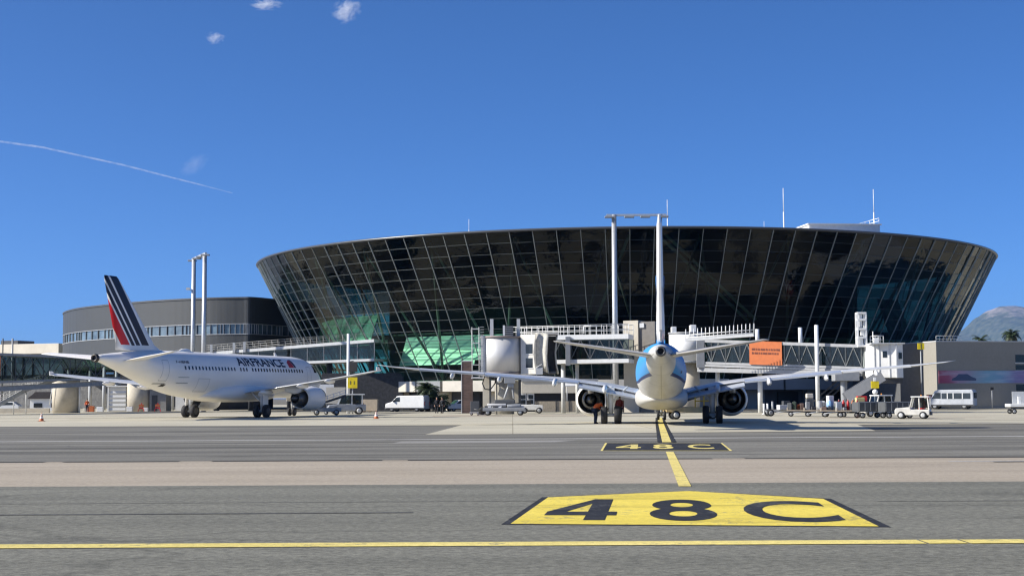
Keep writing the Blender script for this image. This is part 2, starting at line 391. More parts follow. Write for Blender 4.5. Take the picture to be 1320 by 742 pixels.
strip('dark_streak', 12.3, 20, 38.1, .22, -.004, m_bline)  # dark strip beside the worn white line
sheet('concrete_patch', [(-4.6, 56.5), (1.6, 56.9), (2.6, 59.2), (-4.4, 59.0)], -.008, m_patch)
sheet('concrete_patch', [(-28, 52.5), (-21, 52.6), (-21, 53.6), (-28, 53.4)], -.008, m_patch)
strip('red_parking_line', -7.5, 12, 139, 1.3, .0, m_redline, yb=136)
sheet('red_parking_line', [(-6.5, 143.5), (10, 140), (10, 141), (-6.5, 144.6)], .0, m_redline)
strip('red_parking_line', -46, -24, 168, 1.2, .0, m_redline, yb=161)
strip('red_parking_line', 22, 36, 113, .8, .0, m_redline, yb=113)

# taxi line across the foreground
for a, b in ((-60, 4.78), (4.81, 5.26), (5.29, 60)):
    sheet('taxi_line', [(a, 17.50 - .002 * a - .23), (b, 17.50 - .002 * b - .23), (b, 17.50 - .002 * b + .23), (a, 17.50 - .002 * a + .23)], -.004, m_yline, 'yellow taxi line crossing the foreground asphalt')

# lead-in line to the stand
def gl(px, py): q = gp(px, py); return Vector((q.x, q.y))
LA, LB = gl(883, 626), gl(863.2, 581.5)
LC, LD, LE = gl(859.5, 569.5), gl(851.5, 544), Vector((12.0, 121.0))
def ribbon(name, a, b, w, z, m, off=0):
    d = (b - a).normalized(); n = Vector((d.y, -d.x)) ; a = a + n * off; b = b + n * off
    return sheet(name, [a - n * w / 2, a + n * w / 2, b + n * w / 2, b - n * w / 2], z, m)
ribbon('lead_in_line', LA, LB, .24, -.002, m_yline)
for a, b in ((LC, LD), (LD, LE)):
    ribbon('lead_in_line', a, b, .34, .004, m_yline)
    for s in (-1, 1): ribbon('lead_in_line_edge', a, b, .17, .004, m_bline, s * .262)

# stand marking in the foreground
ANG = R_(5.5); FW = Vector((math.sin(ANG), math.cos(ANG))); RT = Vector((math.cos(ANG), -math.sin(ANG)))
S0 = gl(898, 676)
def uv(px, py): q = gl(px, py) - S0; return q.dot(RT), q.dot(FW)
def W2(u, v, z=0): p = S0 + RT * u + FW * v; return Vector((p.x, p.y, z))
corners = [uv(646, 674.5), uv(1149, 678), uv(1071, 641.5), uv(888, 631.5), uv(699, 639.5)]
outer = [W2(*c) for c in corners]
sheet('stand_marking_border', outer, -.008, m_bline, 'black edge around the yellow foreground 48C stand marking')
def insetp(cs, l, r, bt, tp):
    (a, b, c, d, e) = cs
    return [(a[0] + l, a[1] + bt), (b[0] - r, b[1] + bt), (c[0] - r * .9, c[1] - tp), (d[0], d[1] - tp), (e[0] + l * .9, e[1] - tp)]
inner = insetp(corners, .12, .15, .08, .09)
sm = sheet('stand_marking', [W2(*c) for c in inner], -.004, m_ysign, 'large yellow peaked stand marking reading 48C on foreground asphalt')
def four(m, parent, f):
    b = MB()
    for q_ in (((.58, 0), (.87, 0), (.87, 1), (.58, 1)), ((0, .20), (.58, .20), (.58, .36), (0, .36)), ((.87, .20), (1, .20), (1, .36), (.87, .36)), ((0, .36), (.27, .36), (.58, .76), (.58, 1))):
        b.add([f(*p) for p in q_], [(0, 1, 2, 3)])
    return b.build('numeral', m, parent, fix=False)
for ch, x0, x1, yb, yt in (('4', 706.5, 796, 669.5, 642.8), ('8', 837.5, 922.5, 670.5, 643.2), ('C', 961, 1076, 672, 645)):
    ym = (yb + yt) / 2 + 1.5
    u0, u1 = uv(x0, ym)[0], uv(x1, ym)[0]; v0, v1 = uv((x0 + x1) / 2, yb)[1], uv((x0 + x1) / 2, yt)[1]
    fmap = lambda u, v, a=u0, b=u1, c=v0, d=v1: W2(a + (b - a) * u, c + (d - c) * v, .0)
    if ch == '4': four(m_bline, sm, fmap)
    else: lettering(ch, 'numeral' if ch != 'C' else 'letter', m_bline, sm, fmap, .02)
# far stand marking
q = [gl(774, 580.2), gl(944, 580.2), gl(931, 570.2), gl(780, 570.2)]
sheet('stand_marking_border', [(p.x, p.y) for p in q], -.008, m_yline, 'thin yellow edge around the far black 48C marking')
c4 = sum((p for p in q), Vector((0, 0))) / 4
q2 = [c4 + Vector(((p - c4).x * .965, (p - c4).y * .95)) for p in q]
fm = sheet('stand_marking', [(p.x, p.y) for p in q2], -.004, m_bline, 'smaller black stand marking with yellow 48C beyond the concrete strip')
for ch, x0, x1 in (('4', 793, 826), ('8', 842, 869), ('C', 889, 922)):
    a, b, c, d = gl(x0, 577.9), gl(x1, 577.9), gl(x1, 572.3), gl(x0, 572.3)
    a, b, c, d = [Vector((p.x, p.y, .0)) for p in (a, b, c, d)]
    c = b + Vector((.09, 1, 0)).normalized() * (c - b).length; d = a + Vector((.09, 1, 0)).normalized() * (d - a).length
    fmap = lambda u, v, a=a, b=b, c=c, d=d: (a * (1 - u) + b * u) * (1 - v) + (d * (1 - u) + c * u) * v
    if ch == '4': four(m_yline, fm, fmap)
    else: lettering(ch, 'numeral' if ch != 'C' else 'letter', m_yline, fm, fmap, .02)

# ================================================================ mountain
from mathutils import noise as mnoise
def ridge(px):
    pts = [(1000, 470), (1120, 462), (1180, 452), (1216, 436), (1240, 427), (1258, 410), (1275, 400), (1292, 394.5), (1310, 394), (1330, 397), (1360, 408), (1420, 425), (1520, 447), (1650, 470)]
    for (a, b), (c, d) in zip(pts, pts[1:]):
        if a <= px <= c: t = (px - a) / (c - a); t = t * t * (3 - 2 * t) * .5 + t * .5; return b + (d - b) * t
    return 480
MY = 12000.0
b = MB(); nx, ny = 150, 60; vsx = []
for j in range(ny + 1):
    for i in range(nx + 1):
        px = 1010 + 600 * i / nx; t = j / ny
        Y = MY - 2600 + 5200 * t
        x = xx(px, MY, 440); top = zz(px, ridge(px), MY)
        w = max(0, 1 - abs(t - .5) * 2) ** .85
        n = mnoise.fractal(Vector((x / 700, Y / 700, 0)), 1.0, 2.0, 6)
        gul = abs(mnoise.noise(Vector((x / 260, Y / 900, 3)))) 
        z = top * w + (n * 60 - gul * 70) * min(1, w * 1.4) * (1 - w ** 6) 
        vsx.append((x, Y, max(z, -40)))
b.add(vsx, [(j * (nx + 1) + i, j * (nx + 1) + i + 1, (j + 1) * (nx + 1) + i + 1, (j + 1) * (nx + 1) + i) for j in range(ny) for i in range(nx)], 0, True)
m_mtn, nt, pb = new_mat('wooded_limestone_slope')
tc = nt.nodes.new('ShaderNodeTexCoord'); sx = nt.nodes.new('ShaderNodeSeparateXYZ'); nt.links.new(tc.outputs['Object'], sx.inputs[0])
nz = noise_nodes(nt, .006, (1, 1, 1), 6, .65)
hgt = mathn(nt, 'ADD', sx.outputs['Z'], maprange(nt, nz, .3, .7, -110, 110))
rockf = maprange(nt, hgt, 610, 740, 0, 1)
wood = mixc(nt, maprange(nt, noise_nodes(nt, .02, (1, 1, 1), 5), .35, .65, 0, 1), (.035, .05, .03), (.09, .10, .065))
nt.links.new(mixc(nt, rockf, wood, (.30, .26, .24)), pb.inputs['Base Color']); pb.inputs['Roughness'].default_value = 1
structure(b.build('mountain', m_mtn))

# ================================================================ haze, clouds and vapour trail
if HAZE:
    hb = MB(); hb.boxb(-9000, 9000, -300, 15500, -1.2 - .06, 860); hm = bpy.data.materials.new('thin_air_haze'); hm.use_nodes = True
    n2 = hm.node_tree; n2.nodes.remove(n2.nodes['Principled BSDF']); pv = n2.nodes.new('ShaderNodeVolumePrincipled')
    pv.inputs['Color'].default_value = (.16, .42, 1, 1); pv.inputs['Density'].default_value = HAZE; pv.inputs['Anisotropy'].default_value = .1
    n2.links.new(pv.outputs[0], n2.nodes['Material Output'].inputs['Volume'])
    tag(hb.build('haze', hm), kind='stuff')

def cloud_mat(name, dens, scale, lo, hi):
    m = bpy.data.materials.new(name); m.use_nodes = True; n2 = m.node_tree; n2.nodes.remove(n2.nodes['Principled BSDF'])
    pv = n2.nodes.new('ShaderNodeVolumePrincipled'); pv.inputs['Color'].default_value = (1, 1, 1, 1); pv.inputs['Anisotropy'].default_value = .2
    tc = n2.nodes.new('ShaderNodeTexCoord')
    no = n2.nodes.new('ShaderNodeTexNoise'); no.inputs['Scale'].default_value = scale; no.inputs['Detail'].default_value = 6; no.inputs['Roughness'].default_value = .62
    no.inputs['Distortion'].default_value = .6
    n2.links.new(tc.outputs['Object'], no.inputs['Vector'])
    ln = n2.nodes.new('ShaderNodeVectorMath'); ln.operation = 'LENGTH'; n2.links.new(tc.outputs['Object'], ln.inputs[0])
    edge = maprange(n2, ln.outputs['Value'], .15, 1.0, 1.0, 0.0)
    body = maprange(n2, mathn(n2, 'MULTIPLY', no.outputs['Fac'], mathn(n2, 'POWER', edge, .45)), lo, hi, 0, dens)
    n2.links.new(body, pv.inputs['Density']); n2.links.new(pv.outputs[0], n2.nodes['Material Output'].inputs['Volume'])
    return m
m_cloud = cloud_mat('cloud_vapour', .022, 2.6, .36, .66)
m_wisp = cloud_mat('wispy_vapour', .0022, 1.8, .30, .62)
def cloud(px, py, wpx, hpx, m, label, rot=0.):
    Y = 9000.0; k = Y / FPX
    b = MB(); b.ball((0, 0, 0), 1.0, 12)
    o = b.build('cloud', m); o.location = pt(px, py, Y); o.scale = (wpx * k, wpx * k * .6, hpx * k); o.rotation_euler.y = rot
    tag(o, label, None, 'small clouds in the upper sky', 'stuff')
cloud(446, 14, 30, 24, m_cloud, 'largest white cloud puff at the top of the sky', -.3)
cloud(342, 6, 32, 11, m_cloud, 'flat thin cloud cut by the top edge')
cloud(277, 49, 19, 13, m_cloud, 'small lone round cloud puff below the others')
cloud(250, 212, 30, 16, m_wisp, 'faint wisp of cloud above the vapour trail', -.5)
b = MB(); ps = [pt(x, y, 14000) for x, y in ((-60, 172), (0, 182.5), (55, 190), (100, 200), (160, 213), (210, 226), (250, 236), (300, 249))]
rings = []
for i, p in enumerate(ps):
    r = (13, 12, 11.5, 11, 10.5, 10, 9, 5)[i]
    rings.append([p + Vector((0, math.cos(t) * r, math.sin(t) * r)) for t in [2 * math.pi * k / 12 for k in range(12)]])
b.loft(rings)
m_con = bpy.data.materials.new('ice_vapour'); m_con.use_nodes = True; n2 = m_con.node_tree; n2.nodes.remove(n2.nodes['Principled BSDF'])
pv = n2.nodes.new('ShaderNodeVolumePrincipled'); pv.inputs['Density'].default_value = .03; pv.inputs['Color'].default_value = (1, 1, 1, 1)
n2.links.new(pv.outputs[0], n2.nodes['Material Output'].inputs['Volume'])
no = noise_nodes(n2, .012, (1, 1, 1), 4); n2.links.new(maprange(n2, no, .35, .65, .007, .022), pv.inputs['Density'])
tag(b.build('vapour_trail', m_con), 'long thin white vapour trail slanting down the left sky', None, None, 'stuff')
# ================================================================ glass bowl terminal
BC = Vector((17.9, 243.3)); BR0, BR1, BZ0, BZ1 = 49.6, 59.0, 4.0, 22.7
def bp_(th, t, off=0.0):
    """point on the leaning drum; th from the camera side, positive to the right; t 0 base .. 1 rim; off outward"""
    r = BR0 + (BR1 - BR0) * t + off; th = th - .05 * (1 - t) * math.sin(th)
    return Vector((r * math.sin(th), -r * math.cos(th), BZ0 + (BZ1 - BZ0) * t))
term = thing('terminal_building', 'huge round dark glass terminal hall leaning outward above its low base', 'terminal', (BC.x, BC.y, 0))
NP, NR = 120, 14
rnd = random.Random(3)
g = MB()
for i in range(NP):
    a0, a1 = 2 * math.pi * i / NP, 2 * math.pi * (i + 1) / NP
    tx = rnd.gauss(0, .055)
    for j in range(NR):
        d = [rnd.gauss(0, .016) for _ in range(4)]
        g.add([bp_(a0, j / NR, d[0] + tx), bp_(a1, j / NR, d[1] - tx), bp_(a1, (j + 1) / NR, d[2] - tx), bp_(a0, (j + 1) / NR, d[3] + tx)], [(0, 1, 2, 3)], 1 if j < (7 if 2 * math.pi - a0 < R_(62) and 2 * math.pi - a0 > R_(12) else 4) else 0)
g.build('glazing', [bowlglass, bowlglass2], term, fix=False)
mull = mat('facade_mullion_aluminium', (.30, .33, .32), .45, .3, var=.1)
v = MB(); hz = MB()
for i in range(NP):
    a = 2 * math.pi * i / NP
    v.beam(bp_(a, 0, .06), bp_(a, 1, .06), .065, .15)
    a1 = 2 * math.pi * (i + 1) / NP
    for j in range(1, NR): hz.beam(bp_(a, j / NR, .045), bp_(a1, j / NR, .03), .04, .03)
v.build('vertical_mullion', mull, term); hz.build('horizontal_mullion', mat('dark_transom_aluminium', (.085, .10, .095), .5, .2, var=.1), term)
rim = MB(); rim.lathe([(22.66, 58.6), (22.66, 59.1), (22.72, 59.25), (22.84, 59.32), (22.96, 59.25), (23.02, 59.05), (23.06, 58.4)], (0, 0, 0), 'Z', 160)
rim.build('roof_rim', mat('rim_cladding', (.10, .103, .106), .3, .4, var=.05), term)
rf = MB(); rf.lathe([(22.9, 58.9), (23.2, 50), (23.5, 20), (23.55, .5)], (0, 0, 0), 'Z', 120, 0, True, True)
rf.build('roof', mat('roof_membrane', (.42, .41, .39), .8), term)
sl_ = MB(); sl_.lathe([(22.4, 58.2), (22.4, 20), (22.2, 20), (22.2, 58.0), (22.4, 58.2)], (0, 0, 0), 'Z', 120)
sl_.build('ceiling', mat('dark_ceiling', (.02, .02, .021), .8), term)
for nm, z, r0, r1 in (('floor_slab', 3.75, 20, 49.3), ('gallery_slab', 10.4, 30, 47.2)):
    f = MB(); f.lathe([(z, r0), (z, r1), (z + .35, r1), (z + .35, r0), (z, r0)], (0, 0, 0), 'Z', 120)
    f.build(nm, mat('dark_floor_finish', (.022, .022, .022), .6), term)
core = MB(); core.lathe([(4.1, 38), (22.2, 38)], (0, 0, 0), 'Z', 96, 0)
core.build('inner_core', mat('inner_core_wall', (.022, .023, .024), .7, var=.5, scale=.25, stretch=(1, 1, .4)), term)
st = MB()
for i in range(30):
    a = 2 * math.pi * i / 30
    for s in (-1, 1): st.tube(bp_(a, .01, -1.2), bp_(a + s * .105, .97, -1.6), .20, .16, 6)
st.build('diagonal_strut', mat('inner_steel', (.20, .20, .19), .5), term)
# pale louvred screen added for the daylit interior, leaned back to catch the sun
m_louv = corrugated('pale_green_daylight', (.88, .95, .88), 1.15, 'Z', .2, .6)
def screen(px0, px1, z0, z1, off, m, name, n=16, lean=.35):
    def th(px):
        best = min((abs((BC.x + 49 * math.sin(t)) / (BC.y - 49 * math.cos(t)) - (px - 660) / FPX), t) for t in [k * .002 for k in range(-700, 700)])
        return best[1]
    a0, a1 = th(px0), th(px1); s = MB(); rings = []
    for k in range(n + 1):
        a = a0 + (a1 - a0) * k / n
        t0, t1 = (z0 - BZ0) / (BZ1 - BZ0), (z1 - BZ0) / (BZ1 - BZ0)
        r0_ = BR0 + (BR1 - BR0) * t0 + off; A_ = lambda r, z: Vector((r * math.sin(a), -r * math.cos(a), z))
        rings.append([A_(r0_, z0), A_(r0_ - lean * (z1 - z0), z1), A_(r0_ - lean * (z1 - z0) - .15, z1), A_(r0_ - .15, z0)])
    s.loft(rings, 0, False)
    return s.build(name, m, term)
screen(516, 612, 6.2, 10.2, -1.5, m_louv, 'daylight_screen')
screen(612, 645, 6.8, 10.2, -1.5, m_louv, 'daylight_screen')
m_teal = mat('teal_interior_panel', (.17, .28, .25), .6, var=.75, scale=.45, stretch=(1, 1, .5), fine=.3)
screen(395, 486, 9.2, 13.6, -1.8, m_teal, 'interior_panel')
screen(880, 980, 5.6, 9.4, -3.2, m_teal, 'interior_panel')
screen(985, 1100, 5.6, 9.0, -3.4, m_teal, 'interior_panel')
screen(1150, 1178, 8.0, 15.5, -2.2, m_teal, 'interior_panel')
# pale sloping beams just behind the glass, right of centre
bm_ = MB()
for (xa, ya, xb, yb) in ((846, 300, 962, 412), (856, 300, 974, 412), (812, 300, 768, 412)):
    pa, pb_ = pt(xa, ya, 186.5), pt(xb, yb, 192.5); bm_.tube(pa - BC.to_3d(), pb_ - BC.to_3d(), .22, .22, 7)
bm_.build('sloping_beam', mat('pale_inner_beam', (.62, .62, .58), .5), term)
# base storey under the bowl
bw = MB(); bw.lathe([(0, 47.2), (3.72, 47.2)], (0, 0, 0), 'Z', 120)
bw.build('base_wall', mat('base_wall_dark', (.075, .075, .078), .7, var=.5, scale=.3), term)
m_fascia = mat('pale_fascia_panel', (.60, .56, .48), .7, var=.1, scale=.6)
def arc_block(a0, a1, r0, r1, z0, z1, m, name, par=None, n=6):
    s = MB(); rings = []
    for k in range(n + 1):
        a = a0 + (a1 - a0) * k / n
        rings.append([Vector((r * math.sin(a), -r * math.cos(a), z)) for r, z in ((r1, z0), (r1, z1), (r0, z1), (r0, z0))])
    s.loft(rings, 0, False); return s.build(name, m, par or term)
m_fasc2 = mat('grey_shaded_fascia_panel', (.26, .265, .27), .7, var=.12, scale=.5)  # darker fascia; the right-hand run has its shade put into this grey
k = 0
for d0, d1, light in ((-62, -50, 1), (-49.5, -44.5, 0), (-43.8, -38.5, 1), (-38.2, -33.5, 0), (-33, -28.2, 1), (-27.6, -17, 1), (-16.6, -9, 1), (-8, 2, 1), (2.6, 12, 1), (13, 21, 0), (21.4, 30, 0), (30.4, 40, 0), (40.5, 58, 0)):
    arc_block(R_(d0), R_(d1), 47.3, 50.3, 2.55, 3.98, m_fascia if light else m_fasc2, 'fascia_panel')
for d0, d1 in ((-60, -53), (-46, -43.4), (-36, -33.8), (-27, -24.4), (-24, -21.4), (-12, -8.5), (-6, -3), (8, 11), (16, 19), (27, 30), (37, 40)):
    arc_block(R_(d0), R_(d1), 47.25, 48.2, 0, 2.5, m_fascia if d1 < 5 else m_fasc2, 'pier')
for d0, d1 in ((-40, -37), (-31, -28), (-15, -12.4), (2, 5), (12, 15), (22, 26), (32, 36)):
    arc_block(R_(d0), R_(d1), 47.25, 47.4, 0, 2.3, blackpaint, 'door', n=3)
# roof-top plant room and masts
pr = MB(); pr.boxb(-5.3, 4.6, -6, 6, 0, 1.75); pr.boxb(-5.5, 4.8, -6.2, 6.2, 1.75, 1.9)
pc = pt(1082, 290, 205)
o = pr.build('plant_room', white, term, loc=(pc.x - BC.x - 1, pc.y - BC.y, 23.0), rz=.12)
rl = MB()
rl.tube((4.5, -6, 2.7), (3.7, 6, 2.7), .03, .03, 5); rl.tube((4.5, -6, 2.3), (3.7, 6, 2.3), .03, .03, 5)
for i in range(9): rl.tube((4.5 - i * .1, -6 + i * 1.5, 1.85), (4.5 - i * .1, -6 + i * 1.5, 2.75), .03, .03, 5)
rl.build('roof_railing', steel, o)
for px, y0, y1, lab, w in ((604.5, 299, 282.5, 'short thin aerial on the bowl roof, left of the lamp mast', .035), (860.5, 292, 257.5, 'thin roof aerial standing just behind the airliner fin', .045),
                     (1010.5, 294, 242.5, 'tallest roof aerial, left of the white plant room', .055), (985, 294, 285, 'stubby roof aerial beside the tallest one', .03), (1127, 300, 244, 'slim roof aerial at the right end of the white plant room', .05)):
    Y = 203.0; p0, p1 = pt(px, y0, Y), pt(px, y1, Y)
    a = MB(); zb = 23.0; a.tube((0, 0, 0), (0, 0, (p1.z - zb) * .55), w * 1.5, w * 1.5, 6); a.tube((0, 0, (p1.z - zb) * .55), (0, 0, p1.z - zb), w, w * .8, 6); a.tube((0, 0, 0), (0, 0, .25), .16, .16, 8)
    t = thing('roof_aerial', lab, 'aerial', (p0.x, Y, zb), 0, 'aerials on the terminal roof'); a.build('pole', white, t)
    if px in (1127,):
        k = MB(); k.ball((-.45, 0, 2.0), .28, 6, 0, (1, .6, 1)); k.tube((-.45, 0, 2), (0, 0, 2), .03); k.box((.2, 0, .9), (1.3, .1, .08)); k.build('dish', white, t)

# ================================================================ dark grey curved building on the left
m_clad = corrugated('dark_ribbed_cladding', (.043, .047, .05), .9, 'X', .005, .55, .05, .1)
gb = thing('curved_building', 'dark grey curved terminal wing with a ribbon of windows', 'building', (0, 0, 0))
base = [(-84, 282), (-81.5, 268), (-75, 254), (-66, 243), (-56, 234), (-48, 229.4), (-42, 228), (-39.8, 228.6), (-36.5, 235), (-32, 244)]
crv = []
for i in range(len(base) - 1):
    p0, p1, p2, p3 = [Vector(base[min(max(i + k, 0), len(base) - 1)]) for k in (-1, 0, 1, 2)]
    for s in range(6):
        t = s / 6
        crv.append(.5 * ((2 * p1) + (p2 - p0) * t + (2 * p0 - 5 * p1 + 4 * p2 - p3) * t * t + (3 * p1 - p0 - 3 * p2 + p3) * t ** 3))
crv.append(Vector(base[-1]))
def inward(i, d):
    a, b = crv[max(i - 1, 0)], crv[min(i + 1, len(crv) - 1)]; t = (b - a).normalized(); n = Vector((-t.y, t.x)); return crv[i] + n * d
def wall_band(z0, z1, d0, d1, m, name, i0=0, i1=None, par=None):
    i1 = len(crv) - 1 if i1 is None else i1; s = MB(); rings = []
    for i in range(i0, i1 + 1):
        a, b = inward(i, d0), inward(i, d1); rings.append([Vector((a.x, a.y, z0)), Vector((a.x, a.y, z1)), Vector((b.x, b.y, z1)), Vector((b.x, b.y, z0))])
    s.loft(rings, 0, False); return s.build(name, m, par or gb)
wall_band(13.3, 17.15, 0, .6, m_clad, 'upper_wall'); wall_band(7.2, 11.6, 0, .6, m_clad, 'lower_wall')
wall_band(17.15, 17.4, -.12, .7, darkgrey, 'parapet_cap')
wall_band(11.6, 11.72, -.1, .6, grey, 'sill'); wall_band(13.2, 13.3, -.05, .6, grey, 'lintel')
m_ribbon = mat('ribbon_window_glass', (.10, .14, .17), .08, .0, var=.55, scale=.35, spec=.9)
wall_band(11.72, 13.2, .18, .4, m_ribbon, 'window_band')
mf = MB()
for i in range(0, len(crv), 1):
    for f in ((.0, .55) if i % 5 == 2 and i < len(crv) - 1 else (.0,)):
        a = inward(i, .1); c = inward(min(i + 1, len(crv) - 1), .1); q = a * (1 - f) + c * f
        mf = MB(); mf.box((q.x, q.y, 12.46), (.09, .25, 1.48)); mf.build('window_mullion', grey, gb)
rfp = MB(); n = len(crv); rfp.add([(p.x, p.y, 17.0) for p in crv] + [(-32, 300, 17.0), (-84, 300, 17.0)], [tuple(range(n + 2))]); rfp.build('roof', grey, gb)
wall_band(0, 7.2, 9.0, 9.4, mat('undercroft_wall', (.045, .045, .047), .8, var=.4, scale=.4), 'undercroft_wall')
sf = MB(); sf.add([(p.x, p.y, 7.19) for p in crv] + [(-32, 300, 7.19), (-84, 300, 7.19)], [tuple(range(n + 2))]); sf.build('soffit', darkgrey, gb)
for px, Y, w in ((88, 262, 0), (116, 251, 0), (134, 245, 0), (150, 241, 0), (205, 236, 0), (222, 234, 0)):
    c = MB(); c.tube((0, 0, 0), (0, 0, 7.2), .28, .28, 12); c.build('support_post', lightgrey, gb, loc=(xx(px, Y, 515), Y, 0))

# far white building at the left edge
FBX = xx(20, 285)
fb = thing('concourse_building', 'white flat roofed concourse with dark glazing at far left', 'building', (FBX, 285, 0), R_(-20))
xl, xr = -14.0, 10.6
b = MB(); b.boxb(xl, xr, -1, 15, 10.5, 12.4); b.build('roof_fascia', cream, fb, .05)
b = MB(); b.boxb(xl, xr, 0.5, 14, 6.5, 10.5); b.build('glazing', m_ribbon, fb)
b = MB()
for i in range(9):
    b = MB(); b.boxb(xl + 2.2 * i, xl + 2.2 * i + .12, 0.2, 0.5, 6.5, 10.5); b.build('window_mullion', darkgrey, fb)
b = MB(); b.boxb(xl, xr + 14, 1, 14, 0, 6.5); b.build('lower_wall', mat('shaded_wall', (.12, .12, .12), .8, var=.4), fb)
b = MB(); b.boxb(xl + 8, xl + 12, 3, 8, 12.4, 13.3); b.build('plant_box', darkgrey, fb)
for px, y0, y1, Y, r in ((15.5, 436, 470, 262, .16), (3, 436, 468, 262, .12)):
    t = thing('slim_post', 'slim dark post in front of the white concourse' if r > .14 else 'thin dark post at the left edge by the concourse', 'post', (xx(px, Y), Y, 0))
    a = MB(); a.tube((0, 0, 0), (0, 0, zz(px, y0, Y)), r, r, 8); a.build('pole', grey if r > .14 else darkgrey, t)

# ================================================================ grey annex at the right
ANX = xx(1207.5, 186)
ann = thing('annex_building', 'plain grey rendered annex with a long pink and blue banner', 'building', (ANX, 186, 0), R_(13))
AX0, AX1, AY = 0.0, 24.0, 0.0
ztop = zz(1260, 440.5, 187.5)
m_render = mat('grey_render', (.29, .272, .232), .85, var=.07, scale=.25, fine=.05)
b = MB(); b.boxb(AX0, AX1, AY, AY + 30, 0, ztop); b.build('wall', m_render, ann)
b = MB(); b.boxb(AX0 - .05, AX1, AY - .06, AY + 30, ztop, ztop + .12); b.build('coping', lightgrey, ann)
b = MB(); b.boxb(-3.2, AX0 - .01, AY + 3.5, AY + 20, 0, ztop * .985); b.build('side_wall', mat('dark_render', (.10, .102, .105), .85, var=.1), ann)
b = MB(); za, zb = zz(1260, 493.5, 187.3), zz(1260, 477.5, 187.3)
b.boxb(AX0 + .25, AX1 - 2, AY - .06, AY - .003, za, zb)
m_ban, nt, pb = new_mat('printed_banner')
tc = nt.nodes.new('ShaderNodeTexCoord'); sx = nt.nodes.new('ShaderNodeSeparateXYZ'); nt.links.new(tc.outputs['Generated'], sx.inputs[0])
cr = nt.nodes.new('ShaderNodeValToRGB'); e = cr.color_ramp.elements
w_ = noise_nodes(nt, 1.0, (.12, 1, .9), 4)
nt.links.new(mathn(nt, 'ADD', sx.outputs['X'], maprange(nt, w_, .3, .7, -.05, .05)), cr.inputs[0])
for i, (p, c) in enumerate(((0, (.36, .06, .11)), (.07, (.38, .10, .17)), (.13, (.45, .26, .36)), (.2, (.30, .36, .45)), (.3, (.2, .40, .52)), (.42, (.20, .36, .52)), (.5, (.24, .22, .42)), (.6, (.33, .22, .42)), (1, (.2, .2, .5)))):
    if i < 2: e[i].position = p; e[i].color = (*c, 1)
    else: k = e.new(p); k.color = (*c, 1)
nt.links.new(mixc(nt, maprange(nt, noise_nodes(nt, .9, (.3, 1, 2.2), 5), .48, .62, 0, .35), cr.outputs[0], (.55, .6, .68)), pb.inputs['Base Color']); pb.inputs['Roughness'].default_value = .6
ban = b.build('banner', m_ban, ann)
cs = MB(); bx = 3.6
cs.side([(bx - 1.6, za + .32), (bx - 1.5, za + .6), (bx - 1.0, za + .8), (bx - .6, za + 1.15), (bx + .6, za + 1.15), (bx + 1.2, za + .8), (bx + 1.8, za + .6), (bx + 1.8, za + .32)], AY - .075, AY - .061)
cs.build('printed_car_shape', mat('printed_dark_blue', (.06, .09, .17), .6), ban)
for z0, z1 in ((zz(1317, 467, 188.6), zz(1317, 457, 188.6)), (zz(1317, 477, 188.6), zz(1317, 470, 188.6)), (zz(1317, 512, 188.6), zz(1317, 495, 188.6))):
    b = MB(); x0 = 11.05; b.boxb(x0, x0 + 1.6, AY - .03, AY - .004, z0, z1); w1 = b.build('window', darkwin, ann)
    b = MB(); b.boxb(x0 - .06, x0 + 1.66, AY - .05, AY - .031, z0 - .08, z0); b.build('sill', white, w1)
b = MB(); x0 = .3; zr = zz(1220, 432.5, 186.5)
for i in range(8): b.tube((x0 + i * .5, AY + .5, ztop + .1), (x0 + i * .5, AY + .5, zr), .025, .025, 5)
for h in (.5, 1): b.tube((x0, AY + .5, ztop + (zr - ztop) * h), (x0 + 3.5, AY + .5, ztop + (zr - ztop) * h), .03, .03, 5)
b.build('roof_railing', steel, ann)
b = MB(); b.tube((0, 0, 0), (0, 0, 2.4), .05); bo = thing('wall_lamp_post', 'thin grey lamp post with dark head against the annex wall', 'lamp post', (xx(1278, 184), 184, 0)); b.build('pole', grey, bo)
b = MB(); b.box((0, 0, 2.5), (.42, .2, .32)); b.build('lamp_head', blackpaint, bo, .03)
